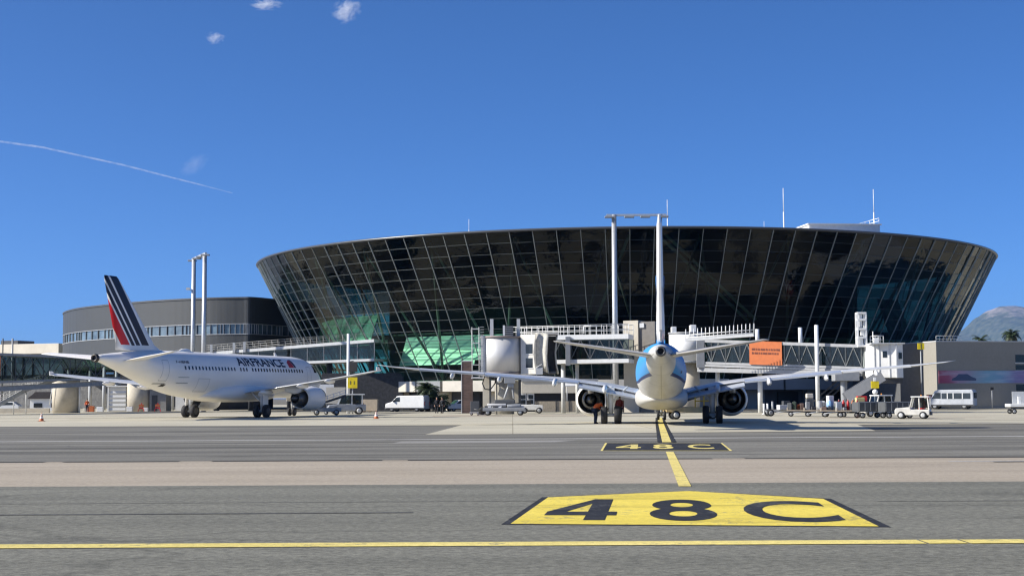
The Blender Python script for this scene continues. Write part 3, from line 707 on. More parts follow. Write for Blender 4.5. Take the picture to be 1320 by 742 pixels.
# ================================================================ airliners
class Fuselage:
    """tube described by stations (s from the nose, half width, bottom z, top z); local x = xg - s"""
    def __init__(f, st, xg): f.st, f.xg = st, xg
    def at(f, s):
        st = f.st; s = min(max(s, st[0][0]), st[-1][0])
        for k in range(len(st) - 1):
            if s <= st[k + 1][0]: break
        p = [st[min(max(k + d, 0), len(st) - 1)] for d in (-1, 0, 1, 2)]
        h = p[2][0] - p[1][0]; t = (s - p[1][0]) / h; out = []
        for c in (1, 2, 3):
            m1 = (p[2][c] - p[0][c]) / max(p[2][0] - p[0][0], 1e-6) * h; m2 = (p[3][c] - p[1][c]) / max(p[3][0] - p[1][0], 1e-6) * h
            t2, t3 = t * t, t ** 3
            out.append((2 * t3 - 3 * t2 + 1) * p[1][c] + (t3 - 2 * t2 + t) * m1 + (-2 * t3 + 3 * t2) * p[2][c] + (t3 - t2) * m2)
        return out
    def pt(f, s, ang, off=0.):
        """ang from the horizontal, 0 = port side, pi = starboard, pi/2 = crown"""
        hw, zb, zt = f.at(s); return Vector((f.xg - s, (hw + off) * math.cos(ang), (zb + zt) / 2 + ((zt - zb) / 2 + off) * math.sin(ang)))
    def ang_z(f, s, z):
        hw, zb, zt = f.at(s); return math.asin(max(-1, min(1, (z - (zb + zt) / 2) / ((zt - zb) / 2))))
    def mesh(f, name, m, parent, n=48, ns=90):
        L = f.st[-1][0]; b = MB(); rings = []
        for k in range(ns + 1):
            t = k / ns; s = L * (t + .0) if t > .2 else L * .2 * (t / .2) ** 1.6
            rings.append([f.pt(max(s, .004), 2 * math.pi * i / n) for i in range(n)])
        b.loft(rings); return b.build(name, m, parent)
AF = [(1, .0), (.8, .028), (.55, .055), (.3, .066), (.12, .052), (.03, .028), (0, 0), (.03, -.022), (.12, -.036), (.3, -.042), (.55, -.033), (.8, -.012)]
def airfoil(xle, y, z, c, th=1.0, inc=0.):
    return [Vector((xle - c * t, y, z + c * k * th + inc * (t - .4) * -c)) for t, k in AF]
def wing_half(name, secs, sg, m, parent):
    b = MB(); b.loft([airfoil(x, y * sg, z, c, th, inc) for x, y, z, c, th, inc in secs]); return b.build(name, m, parent)
def panel(name, pts, th, m, parent):
    """thin closed panel: 4 corner points of the mean surface"""
    a, b_, c, d = [Vector(p) for p in pts]; n = (b_ - a).cross(d - a).normalized() * th / 2
    b = MB(); b.add([a - n, b_ - n, c - n, d - n, a + n, b_ + n, c + n, d + n], [(0, 1, 2, 3), (4, 5, 6, 7), (0, 1, 5, 4), (1, 2, 6, 5), (2, 3, 7, 6), (3, 0, 4, 7)])
    return b.build(name, m, parent)
m_nac_in = mat('engine_duct_dark', (.02, .02, .021), .5)
m_core = mat('engine_core_metal', (.13, .128, .125), .4, .7, var=.15)
m_lip = mat('polished_inlet_lip', (.72, .72, .73), .22, .9, var=.05)
m_under = mat('wing_underside_grey', (.50, .51, .52), .35, var=.08, scale=1.2, stretch=(.4, 1, 1), coat=.2)
def engine(parent, x, y, z, L, R, m, pylon_top, label=None):
    e = MB(); e.lathe([(-.06 * L, .90 * R), (-.12 * L, .95 * R), (-.3 * L, R), (-.52 * L, .985 * R), (-.72 * L, .90 * R), (-.84 * L, .82 * R), (-.84 * L, .79 * R), (-.6 * L, .86 * R), (-.34 * L, .82 * R), (-.1 * L, .80 * R), (-.06 * L, .82 * R)], (x, y, z), 'X', 40)
    o = e.build('engine', m, parent)
    k = MB(); k.lathe([(-.06 * L, .905 * R), (-.015 * L, .89 * R), (0, .86 * R), (-.015 * L, .825 * R), (-.065 * L, .81 * R)], (x, y, z), 'X', 40); k.build('inlet_lip', m_lip, o)
    k = MB(); k.lathe([(-.3 * L, .83 * R), (-.3 * L, .1), (-.42 * L, .1), (-.42 * L, .85 * R)], (x, y, z), 'X', 32); k.build('fan', m_nac_in, o)
    k = MB(); k.lathe([(-.16 * L, .02), (-.22 * L, .14 * R), (-.3 * L, .24 * R)], (x, y, z), 'X', 20); k.build('spinner', grey, o)
    k = MB(); k.lathe([(-.45 * L, .60 * R), (-.75 * L, .60 * R), (-.93 * L, .50 * R), (-1.06 * L, .40 * R), (-1.06 * L, .37 * R), (-.9 * L, .42 * R)], (x, y, z), 'X', 32); k.build('core_cowl', m_core, o)
    k = MB(); k.lathe([(-.88 * L, .34 * R), (-1.05 * L, .26 * R), (-1.2 * L, .08 * R), (-1.24 * L, .01)], (x, y, z), 'X', 24); k.build('exhaust_plug', m_core, o)
    b = MB(); pz = z + R * .8
    b.loft([[Vector((x - L * a, y + sy * w, zz_)) for (sy, zz_) in ((-1, z0), (1, z0), (1, z1), (-1, z1))] for a, w, z0, z1 in ((.28, .05, z + R * .9, z + R * 1.02), (.45, .17, z + R * .6, pylon_top - .12), (.85, .19, z + R * .45, pylon_top), (1.15, .17, z + R * .35, pylon_top), (1.5, .05, pylon_top - .35, pylon_top))], 0, True)
    b.build('pylon', m, o)
    return o
rimdark = mat('dark_wheel_hub', (.07, .07, .072), .5, .3)
def main_gear(parent, y, ztop, r, w, gap, name='main_gear', lean=0.):
    g_ = MB(); g_.tube((lean, y, ztop), (0, y, r + .1), .19, .15, 12); g_.tube((0, y - gap, r), (0, y + gap, r), .1, .1, 10)
    g_.tube((lean, y - math.copysign(1.1, y), ztop), (0, y, r + .75), .07, .07, 8); g_.tube((-.05, y, r + .2), (.7, y, ztop - .4), .05, .05, 8)
    g_.tube((.2, y, r + .95), (.28, y, r + .2), .035); g_.box((.0, y, ztop - .2), (.5, .5, .3))
    o = g_.build(name, lightgrey, parent)
    s = math.copysign(1, y)
    d = MB(); d.box((.1, y + s * .32, (ztop + r + .3) / 2 + .1), (.9, .04, (ztop - r) * .7)); d.build('gear_door', planewhite, o)
    for k in (-gap, gap): wheel(o, 0, y + k, r, w, rimdark)
    return o
def nose_gear(parent, x, ztop, r, w):
    g_ = MB(); g_.tube((x - .1, 0, ztop), (x, 0, r), .1, .08, 10); g_.tube((x, -.25, r), (x, .25, r), .06); g_.tube((x + .8, 0, ztop), (x, 0, r + .5), .05)
    o = g_.build('nose_gear', lightgrey, parent)
    for s in (-1, 1):
        d = MB(); d.box((x + .3, s * .4, ztop - .25), (1.5, .03, .6)); d.build('gear_door', planewhite, o)
        wheel(o, x, s * .24, r, w, rimdark)
def rim_quad(f, s0, s1, z0, z1, side, off, inset_r=None, ns=6):
    """a patch of skin between stations and heights; side -1 starboard, +1 port"""
    rows = []
    for i in range(ns + 1):
        s = s0 + (s1 - s0) * i / ns; r = []
        for j in range(ns + 1):
            z = z0 + (z1 - z0) * j / ns; a = f.ang_z(s, z); a = a if side > 0 else math.pi - a; r.append(f.pt(s, a, off))
        rows.append(r)
    return rows
def patch(mb, rows, m=0, smooth=True):
    n = len(rows[0]); mb.add([v for r in rows for v in r], [(i * n + j, i * n + j + 1, (i + 1) * n + j + 1, (i + 1) * n + j) for i in range(len(rows) - 1) for j in range(n - 1)], m, smooth)
def outline(name, f, s0, s1, z0, z1, side, w, m, parent):
    b = MB()
    for a in ((s0, s1, z0, z0 + w), (s0, s1, z1 - w, z1), (s0, s0 + w, z0 + w, z1 - w), (s1 - w, s1, z0 + w, z1 - w)): patch(b, rim_quad(f, *a, side, .008))
    return b.build(name, m, parent, fix=False)
def cabin_windows(f, parent, s0, n, pitch, z, side, skip=()):
    proto = None
    for k in range(n):
        if k in skip: continue
        s = s0 + k * pitch
        a = f.ang_z(s, z); a = a if side > 0 else math.pi - a
        b = MB(); c = f.pt(s, a, 0); rows = []
        ring = []
        for i in range(12):
            t = 2 * math.pi * i / 12; ct, st_ = math.cos(t), math.sin(t)
            sgn = lambda v: math.copysign(abs(v) ** .6, v)
            zs = z + .17 * sgn(st_); aa = f.ang_z(s, zs); aa = aa if side > 0 else math.pi - aa
            ring.append(f.pt(s + .12 * sgn(ct), aa, .012))
        b.add(ring, [tuple(range(12))]); b.build('window', darkwin, parent)

# ---------------------------------------------------------------- the tail-on left airliner (white, tricolour fin)
HD1 = math.atan2(.939, .345)
P1 = Vector((-26.5, 137.0, 0))
air1 = thing('airliner', 'white twin jet with red and navy striped tail fin, parked on the left', 'airliner', P1, HD1)
XG = 17.7
F1 = Fuselage([(0, .03, 3.3, 3.4), (.25, .52, 2.85, 3.92), (.9, 1.02, 2.42, 4.42), (1.9, 1.44, 2.1, 4.95), (3.1, 1.74, 1.92, 5.52), (4.4, 1.91, 1.8, 5.78), (6.2, 1.975, 1.76, 5.88), (12, 1.975, 1.75, 5.89), (22, 1.975, 1.75, 5.89), (24.5, 1.97, 1.82, 5.89), (27, 1.90, 2.1, 5.88), (29.5, 1.72, 2.62, 5.84), (32, 1.40, 3.3, 5.74), (34.2, 1.02, 3.95, 5.58), (36, .66, 4.45, 5.42), (37.1, .40, 4.72, 5.3), (37.5, .30, 4.80, 5.22)], XG)
F1.mesh('fuselage', planewhite, air1)
b = MB(); tx = XG - 37.5; zc = 5.02; b.lathe([(0, .34), (-.25, .31), (-.27, .2), (-.02, .18)], (tx, 0, zc), 'X', 20); b.build('exhaust_pipe', mat('dark_exhaust_metal', (.06, .055, .05), .4, .6), air1)
b = MB(); b.lathe([(-.1, .19), (-.11, .01)], (tx, 0, zc), 'X', 20); b.build('exhaust_opening', blackpaint, air1)
# belly fairing
b = MB(); rings = []
for s, hw, zb, zt in ((10.6, .7, 1.85, 2.1), (11.3, 1.5, 1.62, 2.6), (12.5, 2.02, 1.5, 3.0), (15, 2.14, 1.42, 3.2), (19, 2.14, 1.42, 3.2), (21.2, 2.0, 1.5, 2.95), (22.7, 1.5, 1.68, 2.5), (23.6, .6, 1.85, 2.05)):
    rings.append([Vector((XG - s, hw * math.copysign(abs(math.cos(t)) ** .7, math.cos(t)), (zb + zt) / 2 + (zt - zb) / 2 * math.copysign(abs(math.sin(t)) ** .7, math.sin(t)))) for t in [2 * math.pi * i / 32 for i in range(32)]])
b.loft(rings); b.build('belly_fairing', planewhite, air1)
W1 = [(XG - 11.2, .8, 2.15, 6.6, .95, .03), (XG - 11.9, 1.9, 2.3, 6.1, .95, .03), (XG - 14.25, 6.4, 2.85, 3.85, .9, .02), (XG - 17.2, 12, 3.5, 2.6, .8, .05), (XG - 19.55, 16.5, 4.05, 1.6, .75, .08), (XG - 19.95, 17.0, 4.12, 1.3, .6, .08)]
for sg in (-1, 1):
    w = wing_half('wing', W1, sg, m_under, air1)
    b = MB(); b.side([(XG - 20.3, 4.05), (XG - 20.7, 4.4), (XG - 21.2, 4.4), (XG - 21.15, 4.0)], sg * 17.0 - .03, sg * 17.0 + .03); b.build('wingtip_fence', planewhite, w, .02)
    for y, s_, zc_, ln in ((4.2, 17.2, 2.28, 2.6), (8.3, 17.9, 2.82, 2.3), (11.6, 19.0, 3.22, 2.0)):
        b = MB(); b.lathe([(ln * .5, .02), (ln * .35, .16), (0, .24), (-ln * .3, .18), (-ln * .5, .03)], (XG - s_ - .4, sg * y, zc_), 'X', 12, 0, True, True); b.build('flap_track_fairing', planewhite, w)
    engine(air1, XG - 10.6, sg * 5.75, 1.72, 4.2, 1.14, planewhite, 2.72)
    S1 = [(XG - 30.9, .4, 4.95, 3.9, .8, .07), (XG - 31.9, 1.4, 5.05, 3.3, .8, .08), (XG - 35.0, 6.1, 5.52, 1.35, .7, .10), (XG - 35.25, 6.22, 5.53, 1.1, .5, .10)]
    wing_half('tailplane', S1, sg, planewhite, air1)
    main_gear(air1, sg * 3.8, 2.3, .585, .42, .46)
nose_gear(air1, 12.64, 2.0, .385, .22)
# fin with stripes: a plate of aerofoil sections, stripes are coloured in the skin paint along the fin axes
fin_secs = [(27.2, 5.75, 7.7, .35), (28.6, 5.95, 6.35, .6), (29.35, 6.3, 5.55, .9), (34.55, 11.55, 2.05, .9), (34.9, 11.76, 1.65, .6)]
b = MB(); b.loft([[Vector((XG - s - c * t, k * c * th * .6, z)) for t, k in [(t, k if i <= 6 else -AF[12 - i][1]) for i, (t, k) in enumerate(AF)]] for s, z, c, th in fin_secs])
m_fin, nt, pb = new_mat('striped_fin_paint')
tc = nt.nodes.new('ShaderNodeTexCoord'); sx = nt.nodes.new('ShaderNodeSeparateXYZ'); nt.links.new(tc.outputs['Object'], sx.inputs[0])
# fraction across the chord u (0 leading edge .. 1 trailing edge) and height h
h_ = mathn(nt, 'DIVIDE', mathn(nt, 'SUBTRACT', sx.outputs['Z'], 6.0), 5.76)
sback = mathn(nt, 'SUBTRACT', XG, sx.outputs['X'])
def band(l0, l1, hmin, hmax, lean):
    """stripe between two slanted lines: station at h=0 is l, rising rearward by lean per unit height"""
    p = mathn(nt, 'SUBTRACT', sback, mathn(nt, 'MULTIPLY', h_, lean))
    a = mathn(nt, 'MULTIPLY', mathn(nt, 'GREATER_THAN', p, l0), mathn(nt, 'LESS_THAN', p, l1))
    c = mathn(nt, 'MULTIPLY', mathn(nt, 'GREATER_THAN', h_, hmin), mathn(nt, 'LESS_THAN', h_, hmax))
    return mathn(nt, 'MULTIPLY', a, c)
col = (.76, .77, .78)
LEAN = 4.65
for l0, l1, h0, h1, c in ((30.2, 31.25, .04, 1.0, (.008, .011, .03)), (31.5, 32.05, .035, 1.0, (.008, .011, .03)), (32.26, 32.68, .03, 1.0, (.008, .011, .03)), (32.9, 34.05, .035, .75, (.52, .015, .025))):
    col = mixc(nt, band(l0, l1, h0, h1, LEAN), col, c)
nt.links.new(col, pb.inputs['Base Color']); pb.inputs['Roughness'].default_value = .4; pb.inputs['Specular IOR Level'].default_value = .3
fin1 = b.build('fin', m_fin, air1)
cabin_windows(F1, air1, 6.5, 40, .535, 4.40, -1, skip=(19, 23))
for s0, s1, z0, z1 in ((29.6, 30.45, 3.25, 5.0), (4.6, 5.45, 2.95, 4.85)): outline('door', F1, s0, s1, z0, z1, -1, .035, grey, air1)
outline('cargo_door', F1, 23.6, 25.4, 2.35, 3.5, -1, .03, grey, air1)
b = MB(); patch(b, rim_quad(F1, 29.5, 30.6, 3.0, 3.06, -1, .01)); b.build('door_sill', darkgrey, air1, fix=False)
b = MB(); patch(b, rim_quad(F1, 29.3, 29.75, 2.78, 2.98, -1, .012)); b.build('vent_opening', blackpaint, air1, fix=False)
for z0, ww in ((3.05, .07), (3.55, .05)):
    b = MB(); patch(b, rim_quad(F1, 26.8, 28.3, z0, z0 + ww, -1, .01)); b.build('placard', grey, air1, fix=False)
def side_text(f, txt, name, s0, s1, z0, arc, side, m, parent, offset):
    hw = f.at((s0 + s1) / 2)[0]
    def fn(u, v):
        s = s0 + (s1 - s0) * u; a = f.ang_z(s, z0) + v * arc / hw; a = a if side > 0 else math.pi - a
        return f.pt(s, a, .015)
    return lettering(txt, name, m, parent, fn, offset, 8)
side_text(F1, 'AIRFRANCE', 'airline_title', XG + .75, XG - 8.1, 4.72, .95, -1, navy, air1, .02)
side_text(F1, 'F-HBNB', 'registration', 28.5, 26.6, 4.78, .26, -1, navy, air1, .01)
b = MB(); rows = []
for i in range(5):
    u = i / 4; r = []
    for j in range(5):
        v_ = j / 4; s = XG - 8.75 - .75 * u - .28 * (1 - v_) * (1 if 0 else u); a = math.pi - (F1.ang_z(s, 4.72) + v_ * (.55 + .42 * u) / 1.975); r.append(F1.pt(s, a, .015))
    rows.append(r)
patch(b, rows); b.build('red_emblem', red, air1, fix=False)
b = MB(); rows = []
for i in range(4):
    u = i / 3; r = []
    for j in range(5):
        v_ = j / 4; s = XG - 9.55 - .32 * u - .3 * (1 - v_); a = math.pi - (F1.ang_z(s, 4.72) + v_ * .95 / 1.975); r.append(F1.pt(s, a, .015))
    rows.append(r)
patch(b, rows); b.build('navy_emblem', navy, air1, fix=False)
# flight deck windows, aerials
for sd in (-1, 1):
    for s0, s1, z0, z1 in ((2.1, 2.85, 4.35, 4.95), (2.95, 3.7, 4.3, 4.98)):
        b = MB(); patch(b, rim_quad(F1, s0, s1, z0, z1, sd, .012)); b.build('cockpit_window', darkwin, air1, fix=False)
b = MB(); b.side([(XG - 8.2, 5.85), (XG - 8.55, 6.2), (XG - 8.8, 6.2), (XG - 8.7, 5.85)], -.03, .03); b.build('blade_aerial', planewhite, air1)
b = MB(); b.lathe([(.9, .02), (.5, .2), (0, .26), (-.6, .22), (-1.3, .02)], (XG - 24.5, 0, 5.9), 'X', 14, 0, True, True); b.build('radome_hump', planewhite, air1)

# ---------------------------------------------------------------- the tail-on right airliner (blue and white)
HD2 = math.atan2(1, .1)
P2 = Vector((9.42, 93.9, 0)); X2 = 20.8
air2 = thing('airliner', 'blue topped white twin jet seen straight from behind at the gate', 'airliner', P2, HD2)
F2 = Fuselage([(0, .03, 2.75, 2.85), (.3, .45, 2.35, 3.3), (1.2, .95, 1.85, 3.85), (2.6, 1.3, 1.52, 4.4), (4.5, 1.47, 1.34, 4.68), (7, 1.505, 1.28, 4.72), (20, 1.505, 1.28, 4.72), (26, 1.505, 1.3, 4.72), (29, 1.46, 1.55, 4.72), (31.5, 1.34, 1.95, 4.70), (34, 1.13, 2.42, 4.62), (36.5, .85, 2.92, 4.48), (38.8, .56, 3.35, 4.34), (40.6, .34, 3.62, 4.2), (41.4, .25, 3.74, 4.14)], X2)
m_klm, nt, pb = new_mat('blue_and_white_livery')
tc = nt.nodes.new('ShaderNodeTexCoord'); sx = nt.nodes.new('ShaderNodeSeparateXYZ'); nt.links.new(tc.outputs['Object'], sx.inputs[0])
zb_ = mathn(nt, 'SUBTRACT', sx.outputs['Z'], mathn(nt, 'MULTIPLY', mathn(nt, 'MINIMUM', mathn(nt, 'ADD', sx.outputs['X'], 9.0), 0.0), -.06))
fwd = mathn(nt, 'GREATER_THAN', mathn(nt, 'ADD', sx.outputs['X'], mathn(nt, 'MULTIPLY', mathn(nt, 'MINIMUM', mathn(nt, 'SUBTRACT', sx.outputs['Z'], 3.95), 0.0), 2.0)), -16.9)
up = mathn(nt, 'MULTIPLY', mathn(nt, 'GREATER_THAN', zb_, 2.62), fwd)
st_ = mathn(nt, 'MULTIPLY', mathn(nt, 'MULTIPLY', mathn(nt, 'GREATER_THAN', zb_, 2.48), mathn(nt, 'LESS_THAN', zb_, 2.62)), fwd)
grime = maprange(nt, noise_nodes(nt, .7, (.35, 1, 1), 5), .3, .7, 0, 1)
colw = mixc(nt, grime, (.42, .415, .395), (.54, .535, .515))
seam = mathn(nt, 'LESS_THAN', mathn(nt, 'ABSOLUTE', mathn(nt, 'SUBTRACT', mathn(nt, 'FRACT', mathn(nt, 'MULTIPLY', sx.outputs['X'], .36)), .5)), .009)
keel = mathn(nt, 'MULTIPLY', mathn(nt, 'LESS_THAN', mathn(nt, 'ABSOLUTE', sx.outputs['Y']), .022), mathn(nt, 'LESS_THAN', sx.outputs['Z'], 3.3))
low_streaks = mathn(nt, 'MULTIPLY', maprange(nt, noise_nodes(nt, 1.2, (.12, 1.6, 1.6), 5), .45, .72, 0, .5), maprange(nt, sx.outputs['Z'], 3.6, 1.8, 0, 1))  # brownish streaks, stronger towards the belly
colw = mixc(nt, low_streaks, colw, (.30, .27, .22)); colw = mixc(nt, mathn(nt, 'MULTIPLY', mathn(nt, 'MAXIMUM', seam, keel), .65), colw, (.2, .19, .18))
col = mixc(nt, up, colw, (.045, .27, .60)); col = mixc(nt, st_, col, (.012, .03, .12))
nt.links.new(col, pb.inputs['Base Color']); pb.inputs['Roughness'].default_value = .45; pb.inputs['Specular IOR Level'].default_value = .35
F2.mesh('fuselage', m_klm, air2)
b = MB(); rings = []
for s, hw, zb, zt in ((13.2, .7, 1.25, 1.8), (14.2, 1.4, .98, 2.2), (16, 1.62, .88, 2.4), (21, 1.66, .86, 2.4), (24, 1.6, .9, 2.35), (26.2, 1.42, 1.05, 2.1), (28, .95, 1.3, 1.85), (29, .3, 1.5, 1.65)):
    rings.append([Vector((X2 - s, hw * math.copysign(abs(math.cos(t)) ** .75, math.cos(t)), (zb + zt) / 2 + (zt - zb) / 2 * math.copysign(abs(math.sin(t)) ** .75, math.sin(t)))) for t in [2 * math.pi * i / 36 for i in range(36)]])
b.loft(rings); b.build('belly_fairing', mat('white_belly_paint', (.47, .455, .42), .48, var=.12, scale=1.0, stretch=(.3, 1, 1), spec=.35), air2)
b = MB(); zc = 3.94; tx = X2 - 41.4; b.lathe([(.1, .27), (-.28, .235), (-.3, .155), (-.02, .15)], (tx, 0, zc), 'X', 24); b.build('exhaust_pipe', m_core, air2)
b = MB(); b.lathe([(-.12, .16), (-.13, .01)], (tx, 0, zc), 'X', 20); b.build('exhaust_opening', blackpaint, air2)
W2S = [(X2 - 13.9, .5, 1.75, 6.9, .7, .015), (X2 - 14.6, 1.5, 1.95, 6.3, .65, .015), (X2 - 15.9, 3.6, 2.45, 5.1, .6, .012), (X2 - 17.6, 6.6, 2.86, 3.7, .65, .008), (X2 - 20.3, 11.5, 3.2, 2.5, .85, .0), (X2 - 22.4, 15.4, 3.5, 1.6, .8, 0.), (X2 - 23.6, 16.9, 3.66, .95, .7, 0), (X2 - 24.4, 17.5, 3.76, .4, .5, 0)]
m_wing2 = mat('wing_skin_grey', (.58, .59, .60), .32, var=.07, scale=1.0, stretch=(.4, 1, 1), coat=.2)
m_flap = mat('flap_skin_bluegrey', (.42, .45, .50), .25, var=.08, scale=1.2, coat=.4)
def w2at(y):
    for a, c in zip(W2S, W2S[1:]):
        if a[1] <= y <= c[1]: t = (y - a[1]) / (c[1] - a[1]); return [p + (q_ - p) * t for p, q_ in zip(a, c)]
    return W2S[-1]
for sg in (-1, 1):
    w = wing_half('wing', W2S, sg, m_wing2, air2)
    for y0, y1, ext, drop, mm in ((1.66, 5.2, .95, .36, m_flap), (5.22, 11.0, .6, .10, m_flap), (11.1, 15.0, .25, .05, m_wing2)):
        q_ = []
        for y in (y0, y1):
            xl_, _, z_, c_, th_, inc_ = w2at(y); xt = xl_ - c_ * .93; zt_ = z_ - inc_ * .53 * c_ + .02
            q_.append((Vector((xt + .3, sg * y, zt_ + .03)), Vector((xt - ext, sg * y, zt_ - drop))))
        fl = panel('flap', (q_[0][0], q_[1][0], q_[1][1], q_[0][1]), .1, mm, w)
        if y0 < 2:
            for k in range(3):
                t = .34 + k * .1; p = q_[0][0].lerp(q_[1][0], t).lerp(q_[0][1].lerp(q_[1][1], t), .35 + .05 * k); n_ = (q_[1][0] - q_[0][0]).cross(q_[0][1] - q_[0][0]).normalized()
                n_ = n_ if n_.z > 0 else -n_
                d_ = (q_[0][1] - q_[0][0]).normalized() * .16; e_ = (q_[1][0] - q_[0][0]).normalized() * .10
                mk = MB(); mk.add([p - d_ - e_ + n_ * .056, p + d_ - e_ + n_ * .056, p + d_ + e_ + n_ * .056, p - d_ + e_ + n_ * .056], [(0, 1, 2, 3)]); mk.build('stencil_mark', navy, fl, fix=False)
    for y, ln, r in ((3.55, 2.6, .22), (6.7, 2.5, .22), (10.1, 2.1, .19), (13.0, 1.6, .15)):
        xl_, _, z_, c_, th_, inc_ = w2at(y)
        b = MB(); x_ = xl_ - c_ * .98
        b.loft([[Vector((x_ + dx, sg * y + rr * .8 * math.cos(t), z_ - dz + rr * 1.25 * math.sin(t))) for t in [2 * math.pi * i / 12 for i in range(12)]] for dx, rr, dz in ((ln * .6, .03, .10), (ln * .3, r * .8, .16), (-.1, r, .24), (-ln * .3, r * .8, .30), (-ln * .5, .05, .34))])
        b.build('flap_track_fairing', m_wing2, w)
    engine(air2, X2 - 13.1, sg * 4.6, 1.52, 4.5, 1.14, planewhite, 2.42)
    S2 = [(X2 - 36.2, .2, 3.75, 3.2, .9, 0), (X2 - 36.9, .9, 3.86, 2.9, .9, 0), (X2 - 39.3, 5.1, 4.50, 1.4, .8, 0), (X2 - 39.6, 5.4, 4.53, 1.0, .5, 0)]
    wing_half('tailplane', S2, sg, mat('tailplane_beige_grey', (.46, .44, .40), .35, var=.08, coat=.2), air2)
    main_gear(air2, sg * 3.2, 2.35, .56, .40, .42)
nose_gear(air2, 15.6, 1.6, .33, .2)
b = MB(); b.loft([[Vector((X2 - s - c * t, k * c * th * .92, z)) for t, k in [(t, k if i <= 6 else -AF[12 - i][1]) for i, (t, k) in enumerate(AF)]] for s, z, c, th in ((31.2, 4.55, 8.0, .35), (33.2, 4.75, 6.0, .55), (34.0, 5.1, 5.4, .7), (38.2, 10.5, 2.5, .95), (38.7, 10.9, 1.9, .7))])
fin2 = b.build('fin', mat('white_fin_paint', (.74, .74, .74), .3, var=.04, coat=.3), air2)
b = MB(); b.loft([[Vector((X2 - s + c, w_, z)), Vector((X2 - s, w_ * .35, z)), Vector((X2 - s, -w_ * .35, z)), Vector((X2 - s + c, -w_, z))] for s, c, w_, z in ((39.55, .9, .2, 5.1), (40.75, .6, .12, 10.45))], 0, False)
b.build('rudder', planewhite, fin2)
for sd in (-1, 1):
    def fn(u, v, sd=sd):
        x = X2 - (39.2 - 3.4 * u if sd < 0 else 35.8 + 3.4 * u) - .62 * (v - .5) * 1.0; return Vector((x, sd * .215, 6.2 + v * 1.05))
    lettering('KLM', 'airline_title', blue, fin2, fn, .03)
    b = MB()
    for i in range(5): b.ball((X2 - 37.5 - .34 * (i - 2) - .6, sd * .2, 7.62 + .12 * (2 - abs(i - 2))), .13, 6, 0, (1, .2, 1))
    b.box((X2 - 38.1, sd * .2, 7.42), (1.5, .03, .1)); b.build('crown_emblem', blue, fin2)
b = MB(); b.side([(X2 - 24, 4.7), (X2 - 24.3, 5.02), (X2 - 24.6, 5.02), (X2 - 24.5, 4.7)], -.03, .03); b.build('blade_aerial', planewhite, air2)
b = MB(); b.side([(X2 - 28, 4.68), (X2 - 28.6, 4.95), (X2 - 29.6, 4.95), (X2 - 30, 4.68)], -.25, .25); b.build('radome_hump', m_klm, air2)
b = MB()
for s in (-1, 1):
    b.loft([[Vector((X2 - s_, s * (F2.at(s_)[0] * .93 + .0), 3.86 + dz)) + Vector((0, s * dy, 0)) for dy, dz in ((-.06, -.16 * k), (.05, -.06 * k), (.05, .06 * k), (-.06, .16 * k))] for s_, k in ((35.8, .3), (36.6, 1.2), (38.2, 1.5), (39.6, 1.0), (40.3, .3))])
b.build('tailplane_root_fairing', mat('fairing_grey', (.42, .41, .38), .45), air2)
for sd in (-1, 1): cabin_windows(F2, air2, 6.2, 32, .72, 3.45, sd)
b = MB(); patch(b, rim_quad(F2, 33.2, 33.6, 2.98, 3.1, -1, .012)); b.build('vent_opening', blackpaint, air2, fix=False)
